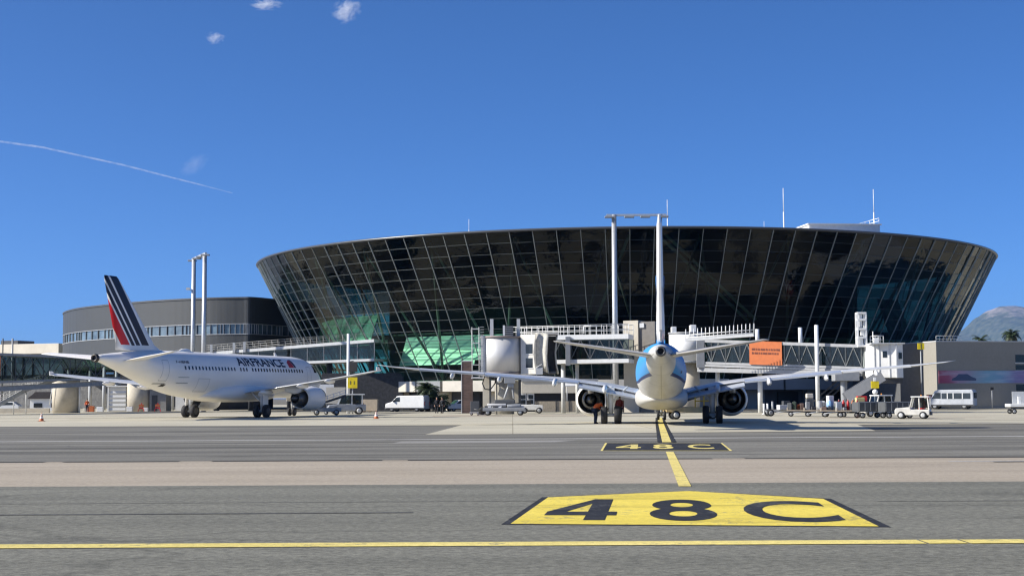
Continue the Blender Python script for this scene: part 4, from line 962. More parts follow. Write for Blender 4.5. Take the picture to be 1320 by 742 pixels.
# ================================================================ passenger bridges
m_rail = mat('white_handrail', (.66, .66, .64), .5, .1)
m_beam = mat('bridge_beam_grey', (.34, .345, .35), .5, .1, var=.12)
m_dk = mat('bridge_underside_dark', (.045, .046, .05), .6, var=.3)
m_truss = mat('truss_dark_grey', (.10, .105, .11), .5, .1); m_truss2 = mat('truss_mid_grey', (.13, .14, .14), .5, .1)
def railing(mb, a, b, h=1.05, n=8, r=.03, bars=(.5, 1.0)):
    a, b = Vector(a), Vector(b); up = Vector((0, 0, h))
    for i in range(n + 1):
        p = a.lerp(b, i / n); mb.tube(p, p + up, r, r, 5)
    for k in bars: mb.tube(a + up * k, b + up * k, r, r, 5)
def tunnel(parent, A, B, top, bot, width, roofm, lowm, n=6, truss=None, fr=.34, glassm=None, truss_m=None):
    """covered walkway from A to B (ground points); top/bot = (z at A, z at B)"""
    A, B = Vector((*A, 0)), Vector((*B, 0)); d = (B - A).normalized(); s = Vector((d.y, -d.x, 0))      # s = toward the viewer for a left-to-right run
    U = Vector((0, 0, 1))
    def P(t, side, z): p = A.lerp(B, t); return p + s * (side * width / 2) + U * (z[0] + (z[1] - z[0]) * t)
    b = MB(); b.loft([[P(t, -1.06, (top[0] - fr, top[1] - fr)), P(t, 1.06, (top[0] - fr, top[1] - fr)), P(t, 1.06, top), P(t, -1.06, top)] for t in (0, 1)], 0, False); b.build('roof', roofm, parent)
    b = MB(); b.loft([[P(t, -1.03, bot), P(t, 1.03, bot), P(t, 1.03, (bot[0] + fr * .8, bot[1] + fr * .8)), P(t, -1.03, (bot[0] + fr * .8, bot[1] + fr * .8))] for t in (0, 1)], 0, False); b.build('floor', lowm, parent)
    lo = (bot[0] + fr * .8, bot[1] + fr * .8); hi = (top[0] - fr, top[1] - fr)
    for sd in (1, -1):
        g_ = MB()
        for k in range(n): g_.add([P(k / n, sd * .97, lo), P((k + 1) / n, sd * .97, lo), P((k + 1) / n, sd * .97, hi), P(k / n, sd * .97, hi)], [(0, 1, 2, 3)])
        g_.build('side_glazing', glassm or bridgeglass, parent, fix=False)
        m_ = MB()
        for k in range(n + 1): m_.beam(P(k / n, sd, lo), P(k / n, sd, hi), .1, .1)
        if truss:
            for k in range(n):
                if truss == 'W': m_.beam(P(k / n, sd * 1.01, lo), P((k + .5) / n, sd * 1.01, hi), .085, .08); m_.beam(P((k + .5) / n, sd * 1.02, hi), P((k + 1) / n, sd * 1.02, lo), .085, .08)
        m_.build('side_frame', m_beam if not truss else truss_m, parent)
    return P

# ---- glazed fixed walkway on the left, joining the bowl
wk = thing('glazed_walkway', 'long glazed walkway with railed roof joining the bowl behind the left airliner', 'walkway')
A, B = (xx(262, 216), 216), (xx(491, 206), 206)
za0, za1 = zz(262, 455.5, 216), zz(491, 437.5, 206); zb0, zb1 = zz(262, 474, 216), zz(491, 465.5, 206)
P = tunnel(wk, A, B, (za0, za1), (zb0, zb1), 4.2, lightgrey, lightgrey, 11, None, .42)
b = MB(); railing(b, P(0.04, .95, (za0, za1)), P(.9, .95, (za0, za1)), 1.0, 24, .028, (.4, .7, 1.0)); railing(b, P(0.04, -.95, (za0, za1)), P(.9, -.95, (za0, za1)), 1.0, 24, .028, (.5, 1.0)); b.build('roof_railing', mat('dull_railing', (.30, .30, .29), .5, .2), wk)
for k, t in enumerate((.08, .28, .5, .72, .95)):
    b = MB(); p = P(t, 0, (zb0, zb1)); b.tube((p.x, p.y, 0), (p.x, p.y, p.z), .42, .42, 14); b.build('support_column', darkgrey, wk)
b = MB()
for t in (.1, .23, .29):
    p = P(t, 1.15, (za0, za1)); b.box((p.x, p.y, p.z + .3), (.35, .35, 1.5))
b.build('roof_post', lightgrey, wk)
# dark recess below the walkway
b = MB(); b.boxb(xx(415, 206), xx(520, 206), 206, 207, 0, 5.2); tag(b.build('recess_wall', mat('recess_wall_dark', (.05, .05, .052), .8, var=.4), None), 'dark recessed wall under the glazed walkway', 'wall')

# ---- lamp mast pairs
def mast_pair(px0, px1, y0, ytop, Y0, Y1, lab):
    a, c = Vector((xx(px0, Y0, 380), Y0, 0)), Vector((xx(px1, Y1, 380), Y1, 0)); t = thing('lamp_mast', lab, 'lamp mast', a, 0, 'twin pole floodlight masts')
    H = zz(px1, ytop, Y1); q = c - a
    for p in (Vector((0, 0, 0)), q):
        b = MB(); b.tube(p, p + Vector((0, 0, H)), .36, .29, 14); b.build('pole', steel, t)
    d = q.normalized(); b = MB(); b.beam(Vector((0, 0, H - .05)) - d * .9, q + Vector((0, 0, H - .05)) + d * .8, .3, .24); b.build('crossbar', steel, t)
    for f in (-.1, .33, .68, 1.08):
        p = q * f + Vector((0, 0, H - .25)); b = MB(); b.box(p + Vector((0, -.35, -.05)), (1.15, .7, .2)); b.tube(p + Vector((0, 0, .2)), p + Vector((0, -.2, 0)), .06, .06, 6); b.build('floodlight', grey, t, .04)
    if lab.startswith('twin'):
        p = Vector((0, 0, H * .78)); b = MB(); b.tube(p, p + Vector((-.9, -.3, .5)), .05, .05, 6); b.box(p + Vector((-.7, -.3, .4)), (.5, .3, .3)); b.build('camera_bracket', lightgrey, t)
    return t
mast_pair(249.5, 263.5, 440, 326.5, 207, 200, 'twin pole floodlight mast in front of the dark curved building')
mast_pair(792.5, 851.5, 425, 276.5, 176, 176, 'tall floodlight mast before the glass bowl, crossbar above the blue jet')

# ---- left edge bridge with stairs
eb = thing('passenger_bridge', 'dark glazed passenger bridge on round concrete pier at left edge', 'passenger bridge', group='passenger bridges')
A, B = (xx(-70, 170), 170), (xx(142, 192), 192)
zt = (zz(-70, 453, 170), zz(142, 461, 192)); zb = (zz(-70, 496, 170), zz(142, 488, 192))
P = tunnel(eb, A, B, zt, zb, 3.6, m_beam, m_beam, 6, 'W', .3, truss_m=m_truss)
b = MB()
for sd in (-1, 1): b.beam(P(.0, sd * 1.02, (zb[0] - .75, zb[1] - .5)), P(1, sd * 1.02, (zb[0] - .75, zb[1] - .5)), .25, .5)
b.build('under_beam', m_beam, eb)
b = MB(); p0, p1 = P(.15, 1.08, zb), P(.30, 1.08, zb); b.boxb(p0.x, p1.x, p0.y - .3, p0.y - .2, p0.z + .9, p0.z + 3.2); b.build('orange_panel', orange, eb)
cp = Vector((xx(85, 193, 510), 193, 0)); b = MB(); zc = zz(85, 487, 193); b.tube(cp, cp + Vector((0, 0, zc)), 1.72, 1.72, 40); b.build('pier', beige, eb)
b = MB(); b.tube(cp + Vector((0, 0, zc)), cp + Vector((0, 0, zc + .35)), 2.0, 2.0, 30); b.build('pier_cap', darkgrey, eb)
b = MB(); b.tube(cp + Vector((1.95, -.6, 0)), cp + Vector((1.95, -.6, 3.6)), .12, .12, 8); b.tube(cp + Vector((-1.2, -1.6, 3.9)), cp + Vector((-1.7, -1.4, 1.0)), .05); b.build('drain_pipe', white, eb)
stp = MB(); a, c = pt(-22, 533, 176), pt(34, 502, 183); e = pt(72, 489, 186); a.z = max(a.z, .15)
for sd in (-.5, .5): stp.beam(a + Vector((0, sd, 0)), c + Vector((0, sd, 0)), .1, .35); stp.beam(c + Vector((0, sd, 0)), e + Vector((0, sd, 0)), .1, .35)
for k in range(15):
    p = a.lerp(c, k / 14); stp.box(p, (.3, 1.0, .05))
    p = c.lerp(e, k / 14); stp.box(p, (.3, 1.0, .05))
stp.build('stair_flight', lightgrey, eb)
b = MB()
for sd in (-.5, .5): railing(b, a + Vector((0, sd, .1)), c + Vector((0, sd, .1)), 1.05, 7, .03); railing(b, c + Vector((0, sd, .1)), e + Vector((0, sd, .1)), 1.05, 6, .03)
for f in (.35, .7, 1): p = a.lerp(c, f); b.tube((p.x, p.y, 0), p, .07, .07, 6)
b.build('stair_railing', m_rail, eb)
# second pier and service buildings behind the tail
cp = Vector((xx(180, 214, 515), 214, 0)); t = thing('bridge_pier', 'fat beige concrete pier right of the white shed, behind the striped tail', 'pier', cp)
b = MB(); b.tube((0, 0, 0), (0, 0, 4.6), 1.75, 1.75, 40); b.build('shaft', beige, t); b = MB(); b.box((0, 0, 4.8), (4.2, 4.2, .4)); b.build('cap', darkgrey, t)
b = MB(); b.boxb(1.72, 4.1, -1.2, 2, 0, 3.9); b.build('side_wall', mat('shed_grey_wall', (.26, .25, .23), .8, var=.15), t); b = MB(); b.boxb(2.05, 2.85, -1.24, -1.205, 0, 2.3); b.build('door', mat('grey_door', (.06, .06, .06), .6), t)
m_cwhite = corrugated('white_corrugated_sheet', (.66, .66, .64), 1.6, 'Z', .05, .5)
t = thing('equipment_shed', 'white corrugated equipment shed between the concrete piers', 'shed', (xx(152, 218), 218, 0))
b = MB(); b.boxb(-1.25, 1.2, 0, 3, 0, 3.6); b.build('wall', m_cwhite, t); b = MB(); b.boxb(-1.6, 1.5, -.3, 3.2, 3.6, 3.75); b.build('roof', white, t); b = MB(); b.boxb(-1.45, -1.28, -.1, .1, 0, 3.6); b.build('corner_post', white, t)
t = thing('service_kiosk', 'low white kiosk with dark sloping roof behind the left stairs', 'kiosk', (xx(57, 238), 238, 0))
b = MB(); b.boxb(-2.2, 3.0, 0, 3, 0, 1.9); b.build('wall', white, t); b = MB(); b.side([(-2.6, 1.9), (-1.2, 3.0), (3.6, 3.0), (3.6, 1.9)], -.4, 3.2); b.build('roof', roofdark, t)
for x0, x1 in ((-1.6, -.2), (1.2, 1.9)):
    b = MB(); b.boxb(x0, x1, -.04, -.003, .5, 1.2); b.build('window', darkwin, t)
t = thing('low_wall', 'low grey concrete wall at the left edge of the apron', 'wall', (0, 196, 0)); b = MB(); b.boxb(xx(-60, 196), xx(64, 196), 0, .4, 0, .62); b.build('wall_block', beige, t)
for px, Y, w, h, m, lab in ((419, 200, 2.4, 2.6, white, 'taller white wall panel behind the left engine'), (433, 199, 2.6, 2.2, cream, 'cream wall panel right of the white one behind the engine'), (233, 222, 1.5, 3.1, white, 'white upright panel behind the left main wheels'), (206, 226, 1.3, 2.4, white, 'narrow white hoarding right of the concrete pier')):
    t = thing('wall_panel', lab, 'panel', (xx(px, Y), Y, 0)); b = MB(); z0 = 1.0 if px > 400 else 0; b.boxb(-w / 2, w / 2, 0, .18, z0, z0 + h); b.build('sheet', m, t)
    b = MB()
    for x in (-w / 2 + .08, w / 2 - .08): b.boxb(x - .06, x + .06, .19, .3, 0, z0 + h)
    b.build('post', grey, t)

# ---- bridge with the round silver rotunda, centre left
cb = thing('passenger_bridge', 'passenger bridge with round silver rotunda and open bellows cab, left of centre', 'passenger bridge', group='passenger bridges')
Y = 152.0; k_ = Y / FPX; cx_ = xx(646, Y, 455); Z = lambda y: zz(660, y, Y); X = lambda p: xx(p, Y, 455)
b = MB(); b.tube((cx_, Y, Z(479.5)), (cx_, Y, Z(436)), 26 * k_, 26 * k_, 56); b.build('rotunda', silver, cb)
b = MB(); b.tube((cx_, Y, Z(436)), (cx_, Y, Z(433.5)), 27.2 * k_, 27.2 * k_, 48); b.tube((cx_, Y, Z(482)), (cx_, Y, Z(479.5)), 26.6 * k_, 26.6 * k_, 48); b.build('rotunda_rim', mat('rim_brownish', (.26, .22, .2), .6), cb)
b = MB(); b.boxb(X(620), X(626), Y - 1.4, Y - .6, Z(482), Z(433)); b.build('door_frame', lightgrey, cb)
b = MB(); x0, x1 = X(609), X(618); yy = Y - 1.5
for x in (x0, x1): b.tube((x, yy, Z(487)), (x, yy, Z(422)), .035, .035, 5); b.tube((x, yy + .8, Z(487)), (x, yy + .8, Z(430)), .03, .03, 5)
for y in (424, 442, 470, 478, 486): b.beam((x0, yy, Z(y)), (x1, yy, Z(y)), .05, .05); b.beam((x0, yy + .8, Z(y)), (x1, yy + .8, Z(y)), .05, .05); b.beam((x0, yy, Z(y)), (x0, yy + .8, Z(y)), .05, .05)
for i in range(20): b.beam((x1 + .12, yy, Z(484) + i * .26), (x1 + .5, yy, Z(484) + i * .26), .04, .04)
b.boxb(x0 - .1, x1 + .5, yy - .05, yy + .9, Z(487.5), Z(486)); b.build('service_ladder', m_rail, cb)
for px, y0 in ((634, 411), (668.5, 411)):
    b = MB(); b.boxb(X(px) - .17, X(px) + .17, Y - .2, Y + .2, Z(434), Z(y0)); b.build('hoist_post', lightgrey, cb)
b = MB(); b.boxb(X(648.5), X(651), Y - .8, Y + .5, Z(434), Z(419.5)); b.build('vent_side', white, cb)
b = MB(); b.boxb(X(651.2), X(662), Y - .8, Y + .5, Z(434), Z(420)); o = b.build('vent_unit', darkgrey, cb)
b = MB(); [b.boxb(X(651.6), X(661.6), Y - .86, Y - .8, Z(432) + i * .19, Z(432) + i * .19 + .06) for i in range(5)]; b.build('louvre', grey, o)
# cab
b = MB(); b.prism([(X(671), Y - 1.2), (X(690), Y - 2.0), (X(690), Y + 1.4), (X(671), Y + 1.4)], Z(482.5), Z(431.5)); cab = b.build('cab', mat('cab_cream_white', (.66, .64, .58), .5, var=.08), cb, .04)
for y0, y1 in ((456.5, 444), (474.5, 462)):
    b = MB(); fy = lambda p, o_: Y - 1.2 - .8 * (p - 671) / 19 - o_
    b.prism([(X(677.5), fy(677.5, .03)), (X(686), fy(686, .03)), (X(686), fy(686, .004)), (X(677.5), fy(677.5, .004))], Z(y0), Z(y1)); w_ = b.build('window', darkwin, cab)
    b = MB(); b.prism([(X(677), fy(677, .06)), (X(686.6), fy(686.6, .06)), (X(686.6), fy(686.6, .031)), (X(677), fy(677, .031))], Z(y0) - .07, Z(y0)); b.build('sill', white, w_)
# bellows canopy: ribs following a bowed outline, open toward the viewer's right
b = MB(); rings = []
for (px, dy, top, bot) in ((690, 0, 430, 482), (695, .25, 430.5, 479), (699, .3, 430, 478.5), (703, .0, 431, 480), (706, -.35, 432, 481.5)):
    x = X(px); yo = Y - 2.1 + dy; zt_, zb_2 = Z(top), Z(bot)
    rings.append([Vector((x, yo, zb_2)), Vector((x - .15, yo, zb_2 + (zt_ - zb_2) * .3)), Vector((x - .22, yo, zb_2 + (zt_ - zb_2) * .55)), Vector((x - .1, yo, zb_2 + (zt_ - zb_2) * .8)), Vector((x, yo, zt_)), Vector((x, yo + 3.2, zt_ + .02)), Vector((x, yo + 3.3, zt_ - .16)), Vector((x + .05, yo + .16, zt_ - .16)), Vector((x - .02, yo + .14, zb_2 + (zt_ - zb_2) * .8)), Vector((x - .14, yo + .14, zb_2 + (zt_ - zb_2) * .55)), Vector((x - .08, yo + .14, zb_2 + (zt_ - zb_2) * .3)), Vector((x + .05, yo + .14, zb_2 + .02))])
b.loft(rings, 0, True); b.build('bellows', mat('bellows_fabric', (.50, .48, .42), .8, var=.2, scale=4), cab)
b = MB(); b.boxb(X(690), X(716), Y - 1.9, Y + 1.2, Z(482), Z(479)); b.build('cab_floor', darkgrey, cab)
b = MB(); b.boxb(X(704), X(717), Y + .7, Y + .9, Z(479), Z(433)); b.boxb(X(692), X(704), Y + .7, Y + .9, Z(479), Z(433)); b.build('cab_back_wall', mat('cab_inside_grey', (.16, .155, .15), .7, var=.2), cab)
b = MB(); b.loft([[Vector((X(716 + d), Y - 1.2, Z(y))), Vector((X(718 + d), Y - 1.2, Z(y))), Vector((X(718 + d), Y + 1.2, Z(y))), Vector((X(716 + d), Y + 1.2, Z(y)))] for d, y in ((2, 482), (-.5, 470), (-1.5, 455), (0, 440), (1, 432))], 0, True); b.build('bellows', MATS['bellows_fabric'], cab)
b = MB(); b.boxb(X(690), X(719), Y - 1.7, Y + 1.4, Z(432.2), Z(430)); b.build('cab_canopy', mat('canopy_top', (.42, .40, .37), .7), cab)
b = MB(); b.lathe([(0, .02), (.02, .2), (.1, .22), (.16, .14), (.18, .02)], (X(698), Y + .5, Z(455)), 'Y', 12, 0, True, True); b.build('red_lamp', red, cab)
b = MB(); b.boxb(X(690), X(699), Y - 2.2, Y - 1.9, Z(483), Z(474)); b.tube((X(691), Y - 2.2, Z(474)), (X(698), Y - 2.2, Z(470)), .05); b.build('bumper', lightgrey, cab, .03)
# under the rotunda
b = MB(); b.tube((X(650), Y + .6, 0), (X(650), Y + .6, Z(482)), 12.5 * k_, 12.5 * k_, 32); b.build('pier', mat('stained_column', (.36, .34, .29), .8, var=.35, scale=1.5, stretch=(1, 1, .3)), cb)
b = MB(); b.boxb(X(622), X(632), Y + .4, Y + .8, 0, Z(482)); b.build('white_panel', cream, cb)
b = MB(); b.boxb(X(657), X(669), Y + 1.9, Y + 2.2, Z(519), Z(490)); b.build('white_panel', cream, cb)
b = MB(); b.boxb(X(630.5), X(633), Y - .2, Y, 0, Z(482)); b.build('dark_post', darkgrey, cb)
b = MB(); b.boxb(X(668), X(671.5), Y - .2, Y + .1, 0, Z(482)); b.build('dark_post', darkgrey, cb)
b = MB(); b.path([(X(625), Y - 1, Z(484)), (X(622), Y - 1.1, Z(494)), (X(625), Y - 1.1, Z(501)), (X(632), Y - 1.1, Z(502)), (X(638), Y - 1.1, Z(494)), (X(640), Y - 1, Z(483))], .06, 6); b.build('cable_loop', black, cb)
b = MB(); b.boxb(X(650), X(664), Y - 2.2, Y - 1.2, Z(494), Z(484)); b.boxb(X(654), X(662), Y - 2.1, Y - 1.5, Z(499), Z(494)); b.tube((X(655), Y - 1.6, Z(499)), (X(650), Y - 1.6, 1.6), .12); b.tube((X(660), Y - 1.6, Z(499)), (X(662), Y - 1.6, 1.6), .1); b.build('lift_gear', grey, cb, .03)
# brown pillar, left of the rotunda
t = thing('clad_pillar', 'brown clad square pillar left of the silver rotunda', 'pillar', (xx(602.5, 163), 163, 0))
b = MB(); b.boxb(-.58, .58, -.55, .55, 0, zz(602, 466, 163)); b.build('shaft', brownclad, t); b = MB(); b.boxb(-.6, .6, -.57, .57, zz(602, 466, 163), zz(602, 464.5, 163)); b.boxb(-.66, -.585, -.58, -.5, 0, zz(602, 466, 163)); b.build('edge_trim', lightgrey, t)

# ---- glass tunnel and tower behind the blue airliner
tb = thing('passenger_bridge', 'glass sided bridge with white roof left of the blue jet, meeting the beige tower', 'passenger bridge', group='passenger bridges')
A, B = (xx(716, 161), 161), (xx(814, 159), 159)
zt = (zz(716, 432.5, 161), zz(814, 431, 159)); zb = (zz(716, 469, 161), zz(814, 467.5, 159))
P = tunnel(tb, A, B, zt, zb, 3.4, white, white, 4, 'W', .52, truss_m=m_truss)
b = MB(); railing(b, P(-.55, .9, (zt[0] - .1, zt[1])), P(1.0, .9, zt), 1.1, 22, .032); railing(b, P(-.55, -.9, (zt[0] - .1, zt[1])), P(1.0, -.9, zt), 1.1, 16, .032); b.path([P(.42, 1.0, (zt[0] + .1, zt[1] + .1)), P(.42, 1.0, (zt[0] + .9, zt[1] + .9)), P(.6, 1.0, (zt[0] + .9, zt[1] + .9))], .07, 6); b.build('roof_railing', m_rail, tb)
b = MB(); b.loft([[P(t_, -1, (zt[0] - .25, 0)), P(t_, 1, (zt[0] - .25, 0)), P(t_, 1, (zt[0], 0)), P(t_, -1, (zt[0], 0))] for t_ in (-.55, -.02)], 0, False) if False else b.boxb(P(-.5, 0, zt).x, P(-.02, 0, zt).x, 160, 162.6, zt[0] - .45, zt[0] - .05); b.build('roof_deck', white, tb)
b = MB(); p = P(.2, 1.15, zb); b.boxb(p.x - .12, p.x + .38, p.y - .2, p.y + .1, zb[0] - .2, zt[0] - .2); b.build('frame_post', grey, tb)
for px in (726, 744):
    b = MB(); b.tube((xx(px, 160), 160, 0), (xx(px, 160), 160, zb[0]), .24 if px < 740 else .2, None, 12); b.build('support_column', mat('pale_post', (.55, .55, .52), .6), tb)
t = thing('lift_tower', 'beige square lift tower behind the blue tail', 'tower', (xx(829, 163), 163, 0), R_(-24))
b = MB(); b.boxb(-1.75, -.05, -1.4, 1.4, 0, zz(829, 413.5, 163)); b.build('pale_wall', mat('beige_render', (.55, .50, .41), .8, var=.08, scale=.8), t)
b = MB(); b.boxb(-.04, 1.8, -1.15, 1.4, 0, zz(829, 415, 163)); b.build('shaded_wall', mat('shaded_beige_render', (.20, .185, .165), .8, var=.1), t)  # other face of the beige tower, its shade put into a darker colour
b = MB(); b.boxb(.1, .6, -1.3, -1.16, zz(829, 417, 163) - .5, zz(829, 417, 163)); b.build('lamp_box', lightgrey, t)
# wide white canopy and low wall beneath
t = thing('canopy', 'white triangular fabric canopy left of the blue jet engine', 'canopy', (xx(742, 172), 172, 0))
b = MB(); s_ = 172 / FPX; b.add([(-1.2, -1, zz(742, 497, 172)), (2.5, 0, zz(742, 496.5, 172)), (-1.0, .3, zz(742, 488.5, 172)), (-1.2, 2.2, zz(742, 496, 172)), (-1.2, -1, zz(742, 497.6, 172)), (2.5, 0, zz(742, 497.1, 172))], [(0, 1, 2), (2, 1, 3), (0, 2, 3), (4, 5, 1, 0)]); b.build('fabric', white, t); b = MB(); b.tube((-1.0, .3, 0), (-1.0, .3, zz(742, 489, 172)), .05); b.build('pole', lightgrey, t)
t = thing('low_building', 'low cream building with white windows behind the round pier', 'building', (0, 178, 0))
x0, x1 = xx(672, 178), xx(770, 178); z1 = zz(715, 491, 178)
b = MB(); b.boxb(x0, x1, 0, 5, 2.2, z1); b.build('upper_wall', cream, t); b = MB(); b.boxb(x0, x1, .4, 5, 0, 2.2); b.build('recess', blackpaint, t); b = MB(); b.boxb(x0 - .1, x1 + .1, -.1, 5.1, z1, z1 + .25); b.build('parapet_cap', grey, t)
for px in (674, 684):
    b = MB(); b.boxb(xx(px, 178) - .42, xx(px, 178) + .42, .2, .38, .75, 2.18); w_ = b.build('window', white, t)
    b = MB(); [b.boxb(xx(px, 178) - .3, xx(px, 178) + .3, .16, .195, z, z + .5) for z in (.9, 1.5)]; b.build('pane', darkwin, w_)
t = thing('timber_hoarding', 'low sandy panel hoarding at the foot of the cream building', 'hoarding', (xx(722, 170), 170, 0))
b = MB(); b.boxb(-2.9, 3.0, 0, .1, .1, 1.25); b.build('boarding', mat('sandy_boards', (.42, .36, .27), .8, var=.25, scale=3, stretch=(3, 1, 1)), t); 
for x in (-2.8, -.5, 1.0, 2.0, 2.9):
    b = MB(); b.boxb(x - .05, x + .05, -.06, -.005, 0, 1.35); b.build('post', darkgrey, t)

# ---- right bridge: white rotunda, long truss tunnel with orange banner, cab and stair
rb = thing('passenger_bridge', 'long passenger bridge with orange banner and white end cab on the right', 'passenger bridge', group='passenger bridges')
Y = 158.0; k_ = Y / FPX; cx_ = xx(885, Y, 447); Z = lambda y: zz(885, y, Y)
b = MB(); b.tube((cx_, Y, Z(465.5)), (cx_, Y, Z(430.5)), 22.5 * k_, 22.5 * k_, 48); b.build('rotunda', white, rb)
b = MB(); b.tube((cx_, Y, Z(430.5)), (cx_, Y, Z(428.5)), 23.5 * k_, 23.5 * k_, 40); b.tube((cx_, Y, Z(468)), (cx_, Y, Z(465.5)), 22.8 * k_, 22.8 * k_, 40); b.build('rotunda_rim', grey, rb)
b = MB(); b.tube((cx_ + .3, Y + .5, 0), (cx_ + .3, Y + .5, Z(468)), 13.5 * k_, 13.5 * k_, 32); b.build('pier', beige, rb)
b = MB(); b.boxb(xx(866, Y), xx(872, Y), Y - .6, Y + .6, Z(428.5), Z(421)); b.build('roof_unit', white, rb, .04)
b = MB(); b.boxb(xx(890, Y), xx(897, Y), Y - .9, Y + .6, Z(428.5), Z(419)); b.build('roof_unit', white, rb, .04)
A, B = (xx(907, 157), 156.5), (xx(1118, 147), 147)
zt = (zz(907, 437.5, 156.5), zz(1118, 444.5, 147)); zb = (zz(907, 469, 156.5), zz(1118, 476, 147))
P = tunnel(rb, A, B, zt, zb, 3.2, m_beam, m_beam, 11, 'W', .3, truss_m=m_truss2)
b = MB(); p = P(.02, 1.1, zb); b.boxb(p.x - .35, p.x + .45, p.y - .25, p.y + .1, zb[0] - .4, zt[0] + .5); b.build('frame_post', grey, rb)
b = MB()
for sd in (-1, 1): b.beam(P(0, sd, (zb[0] - .62, zb[1] - .45)), P(1, sd, (zb[0] - .62, zb[1] - .45)), .22, .42); b.beam(P(0, sd, (zb[0] - .15, zb[1] - .15)), P(1, sd, (zb[0] - .15, zb[1] - .15)), .24, .22)
for i in range(12): b.beam(P(i / 11, 1, (zb[0] - .35, zb[1] - .3)), P(i / 11, -1, (zb[0] - .35, zb[1] - .3)), .12, .3)
b.build('under_beam', m_beam, rb)
t0, t1 = .335, .535
b = MB(); pts = [P(t0, 1.12, (zb[0] + .12, zb[1] + .12)), P(t1, 1.12, (zb[0] + .12, zb[1] + .12)), P(t1, 1.12, zt), P(t0, 1.12, zt)]
b.add(pts + [p + Vector((.02, .06, 0)) for p in pts], [(0, 1, 2, 3), (4, 5, 6, 7), (0, 1, 5, 4), (1, 2, 6, 5), (2, 3, 7, 6), (3, 0, 4, 7)]); bn = b.build('banner', orange, rb)
# two rows of dark word-length lettering, too small to read
rr = random.Random(5)
e1 = (pts[1] - pts[0]); e2 = (pts[3] - pts[0])
for v0, v1, ua, ub in ((.60, .70, .08, .93), (.44, .54, .08, .88)):
    u = ua; lt = MB()
    while u < ub:
        for _ in range(rr.choice((2, 3, 5, 6))):
            if u > ub: break
            w_ = .016; q0 = pts[0] + e1 * u + Vector((-.006, -.02, 0))
            hgt = rr.uniform(.75, 1)
            lt.add([q0 + e2 * v0, q0 + e1 * w_ + e2 * v0, q0 + e1 * w_ + e2 * (v0 + (v1 - v0) * hgt), q0 + e2 * (v0 + (v1 - v0) * hgt)], [(0, 1, 2, 3)]); u += .022
        u += .02
    lt.build('lettering', mat('dark_brown_ink', (.14, .03, .015), .6), bn, fix=False)
b = MB(); p0 = pt(884, 438, 150.5); p1 = pt(972, 431.5, 148); q0 = pt(884, 424, 150.5); q1 = pt(972, 416.5, 148)
b.beam(p0, p1, .5, .3); b.build('fan_walk', lightgrey, rb)
b = MB(); n = 17
for i in range(n + 1):
    a_, c_ = p0.lerp(p1, i / n), q0.lerp(q1, i / n); b.tube(a_, c_, .045, .045, 5)
for h in (.45, .2): b.tube(p0.lerp(q0, h), p1.lerp(q1, h), .05, .05, 5)
b.build('fan_railing', m_rail, rb)
for px, y0 in ((979.5, 490), (925, 470)):
    Yp = 154 if px > 950 else 157; b = MB(); b.tube((xx(px, Yp), Yp, 0), (xx(px, Yp), Yp, zz(px, 470, Yp)), .26, .24, 14); b.build('support_column', white, rb)
for px, yt_, Yp, lab, yb_ in ((1048, 420, 149.3, 0, None), (1032.5, 422, 151, 1, 440), (977, 424, 152, 1, 438)):
    b = MB(); r = .2 if lab == 0 else .2; yo_ = Yp - (2.1 if yb_ is None else 0); b.tube((xx(px, Yp), yo_, 0 if yb_ is None else zz(px, yb_, Yp) - .5), (xx(px, Yp), yo_, zz(px, yt_, Yp)), r, r, 12); b.build('hoist_post', white, rb)
Y = 145.0; Z = lambda y: zz(1138, y, Y); X = lambda p: xx(p, Y, 465)
oct_ = [(X(1117), Y + 1.6), (X(1117), Y - .7), (X(1122), Y - 1.2), (X(1150), Y - 2.0), (X(1160), Y - 1.2), (X(1160), Y + 1.6)]
b = MB(); b.prism(oct_, Z(487), Z(443.5)); cab = b.build('end_cab', mat('cab_white', (.70, .69, .66), .5, var=.08), rb, .06)
gy = lambda p, o_: Y - 1.2 - .8 * (p - 1122) / 28 - o_
b = MB(); b.prism([(X(1133), gy(1133, .03)), (X(1138), gy(1138, .03)), (X(1138), gy(1138, .004)), (X(1133), gy(1133, .004))], Z(461), Z(453)); b.build('window', darkwin, cab); b = MB(); b.boxb(X(1152.5), X(1156.5), Y - 1.87, Y - 1.62, Z(463), Z(455)); b.build('window', darkwin, cab)
b = MB()
for px in (1123.5, 1129, 1141, 1149): b.boxb(X(px) - .05, X(px) + .05, gy(px, .07), gy(px, -.02), Z(487), Z(444))
b.boxb(X(1117), X(1160), Y - 2.1, Y + 1.7, Z(444), Z(442.6)); b.build('cab_rib', lightgrey, cab)
b = MB(); b.boxb(X(1121), X(1158), Y - 1.5, Y + 1.2, Z(494), Z(487)); b.build('cab_underframe', m_dk, cab)
b = MB(); x0, x1 = X(1123), X(1136)
for x in (x0, (x0 + x1) / 2, x1): b.tube((x, Y - 1, Z(443)), (x, Y - 1, Z(433)), .03, .03, 5); b.tube((x, Y + .2, Z(443)), (x, Y + .2, Z(433)), .03, .03, 5)
for h in (433, 438): b.tube((x0, Y - 1, Z(h)), (x1, Y - 1, Z(h)), .03, .03, 5); b.tube((x0, Y + .2, Z(h)), (x1, Y + .2, Z(h)), .03, .03, 5)
b.tube((X(1126), Y, Z(443)), (X(1126), Y, Z(427)), .05); b.box((X(1129), Y - .3, Z(439)), (.5, .4, .6)); b.build('roof_railing', m_rail, cab)
b = MB(); xw = X(1113)
for x in (X(1107.5), X(1118)): b.boxb(x - .07, x + .07, Y + .1, Y + .25, Z(446), Z(402)); b.boxb(x - .07, x + .07, Y + .9, Y + 1.05, Z(446), Z(402))
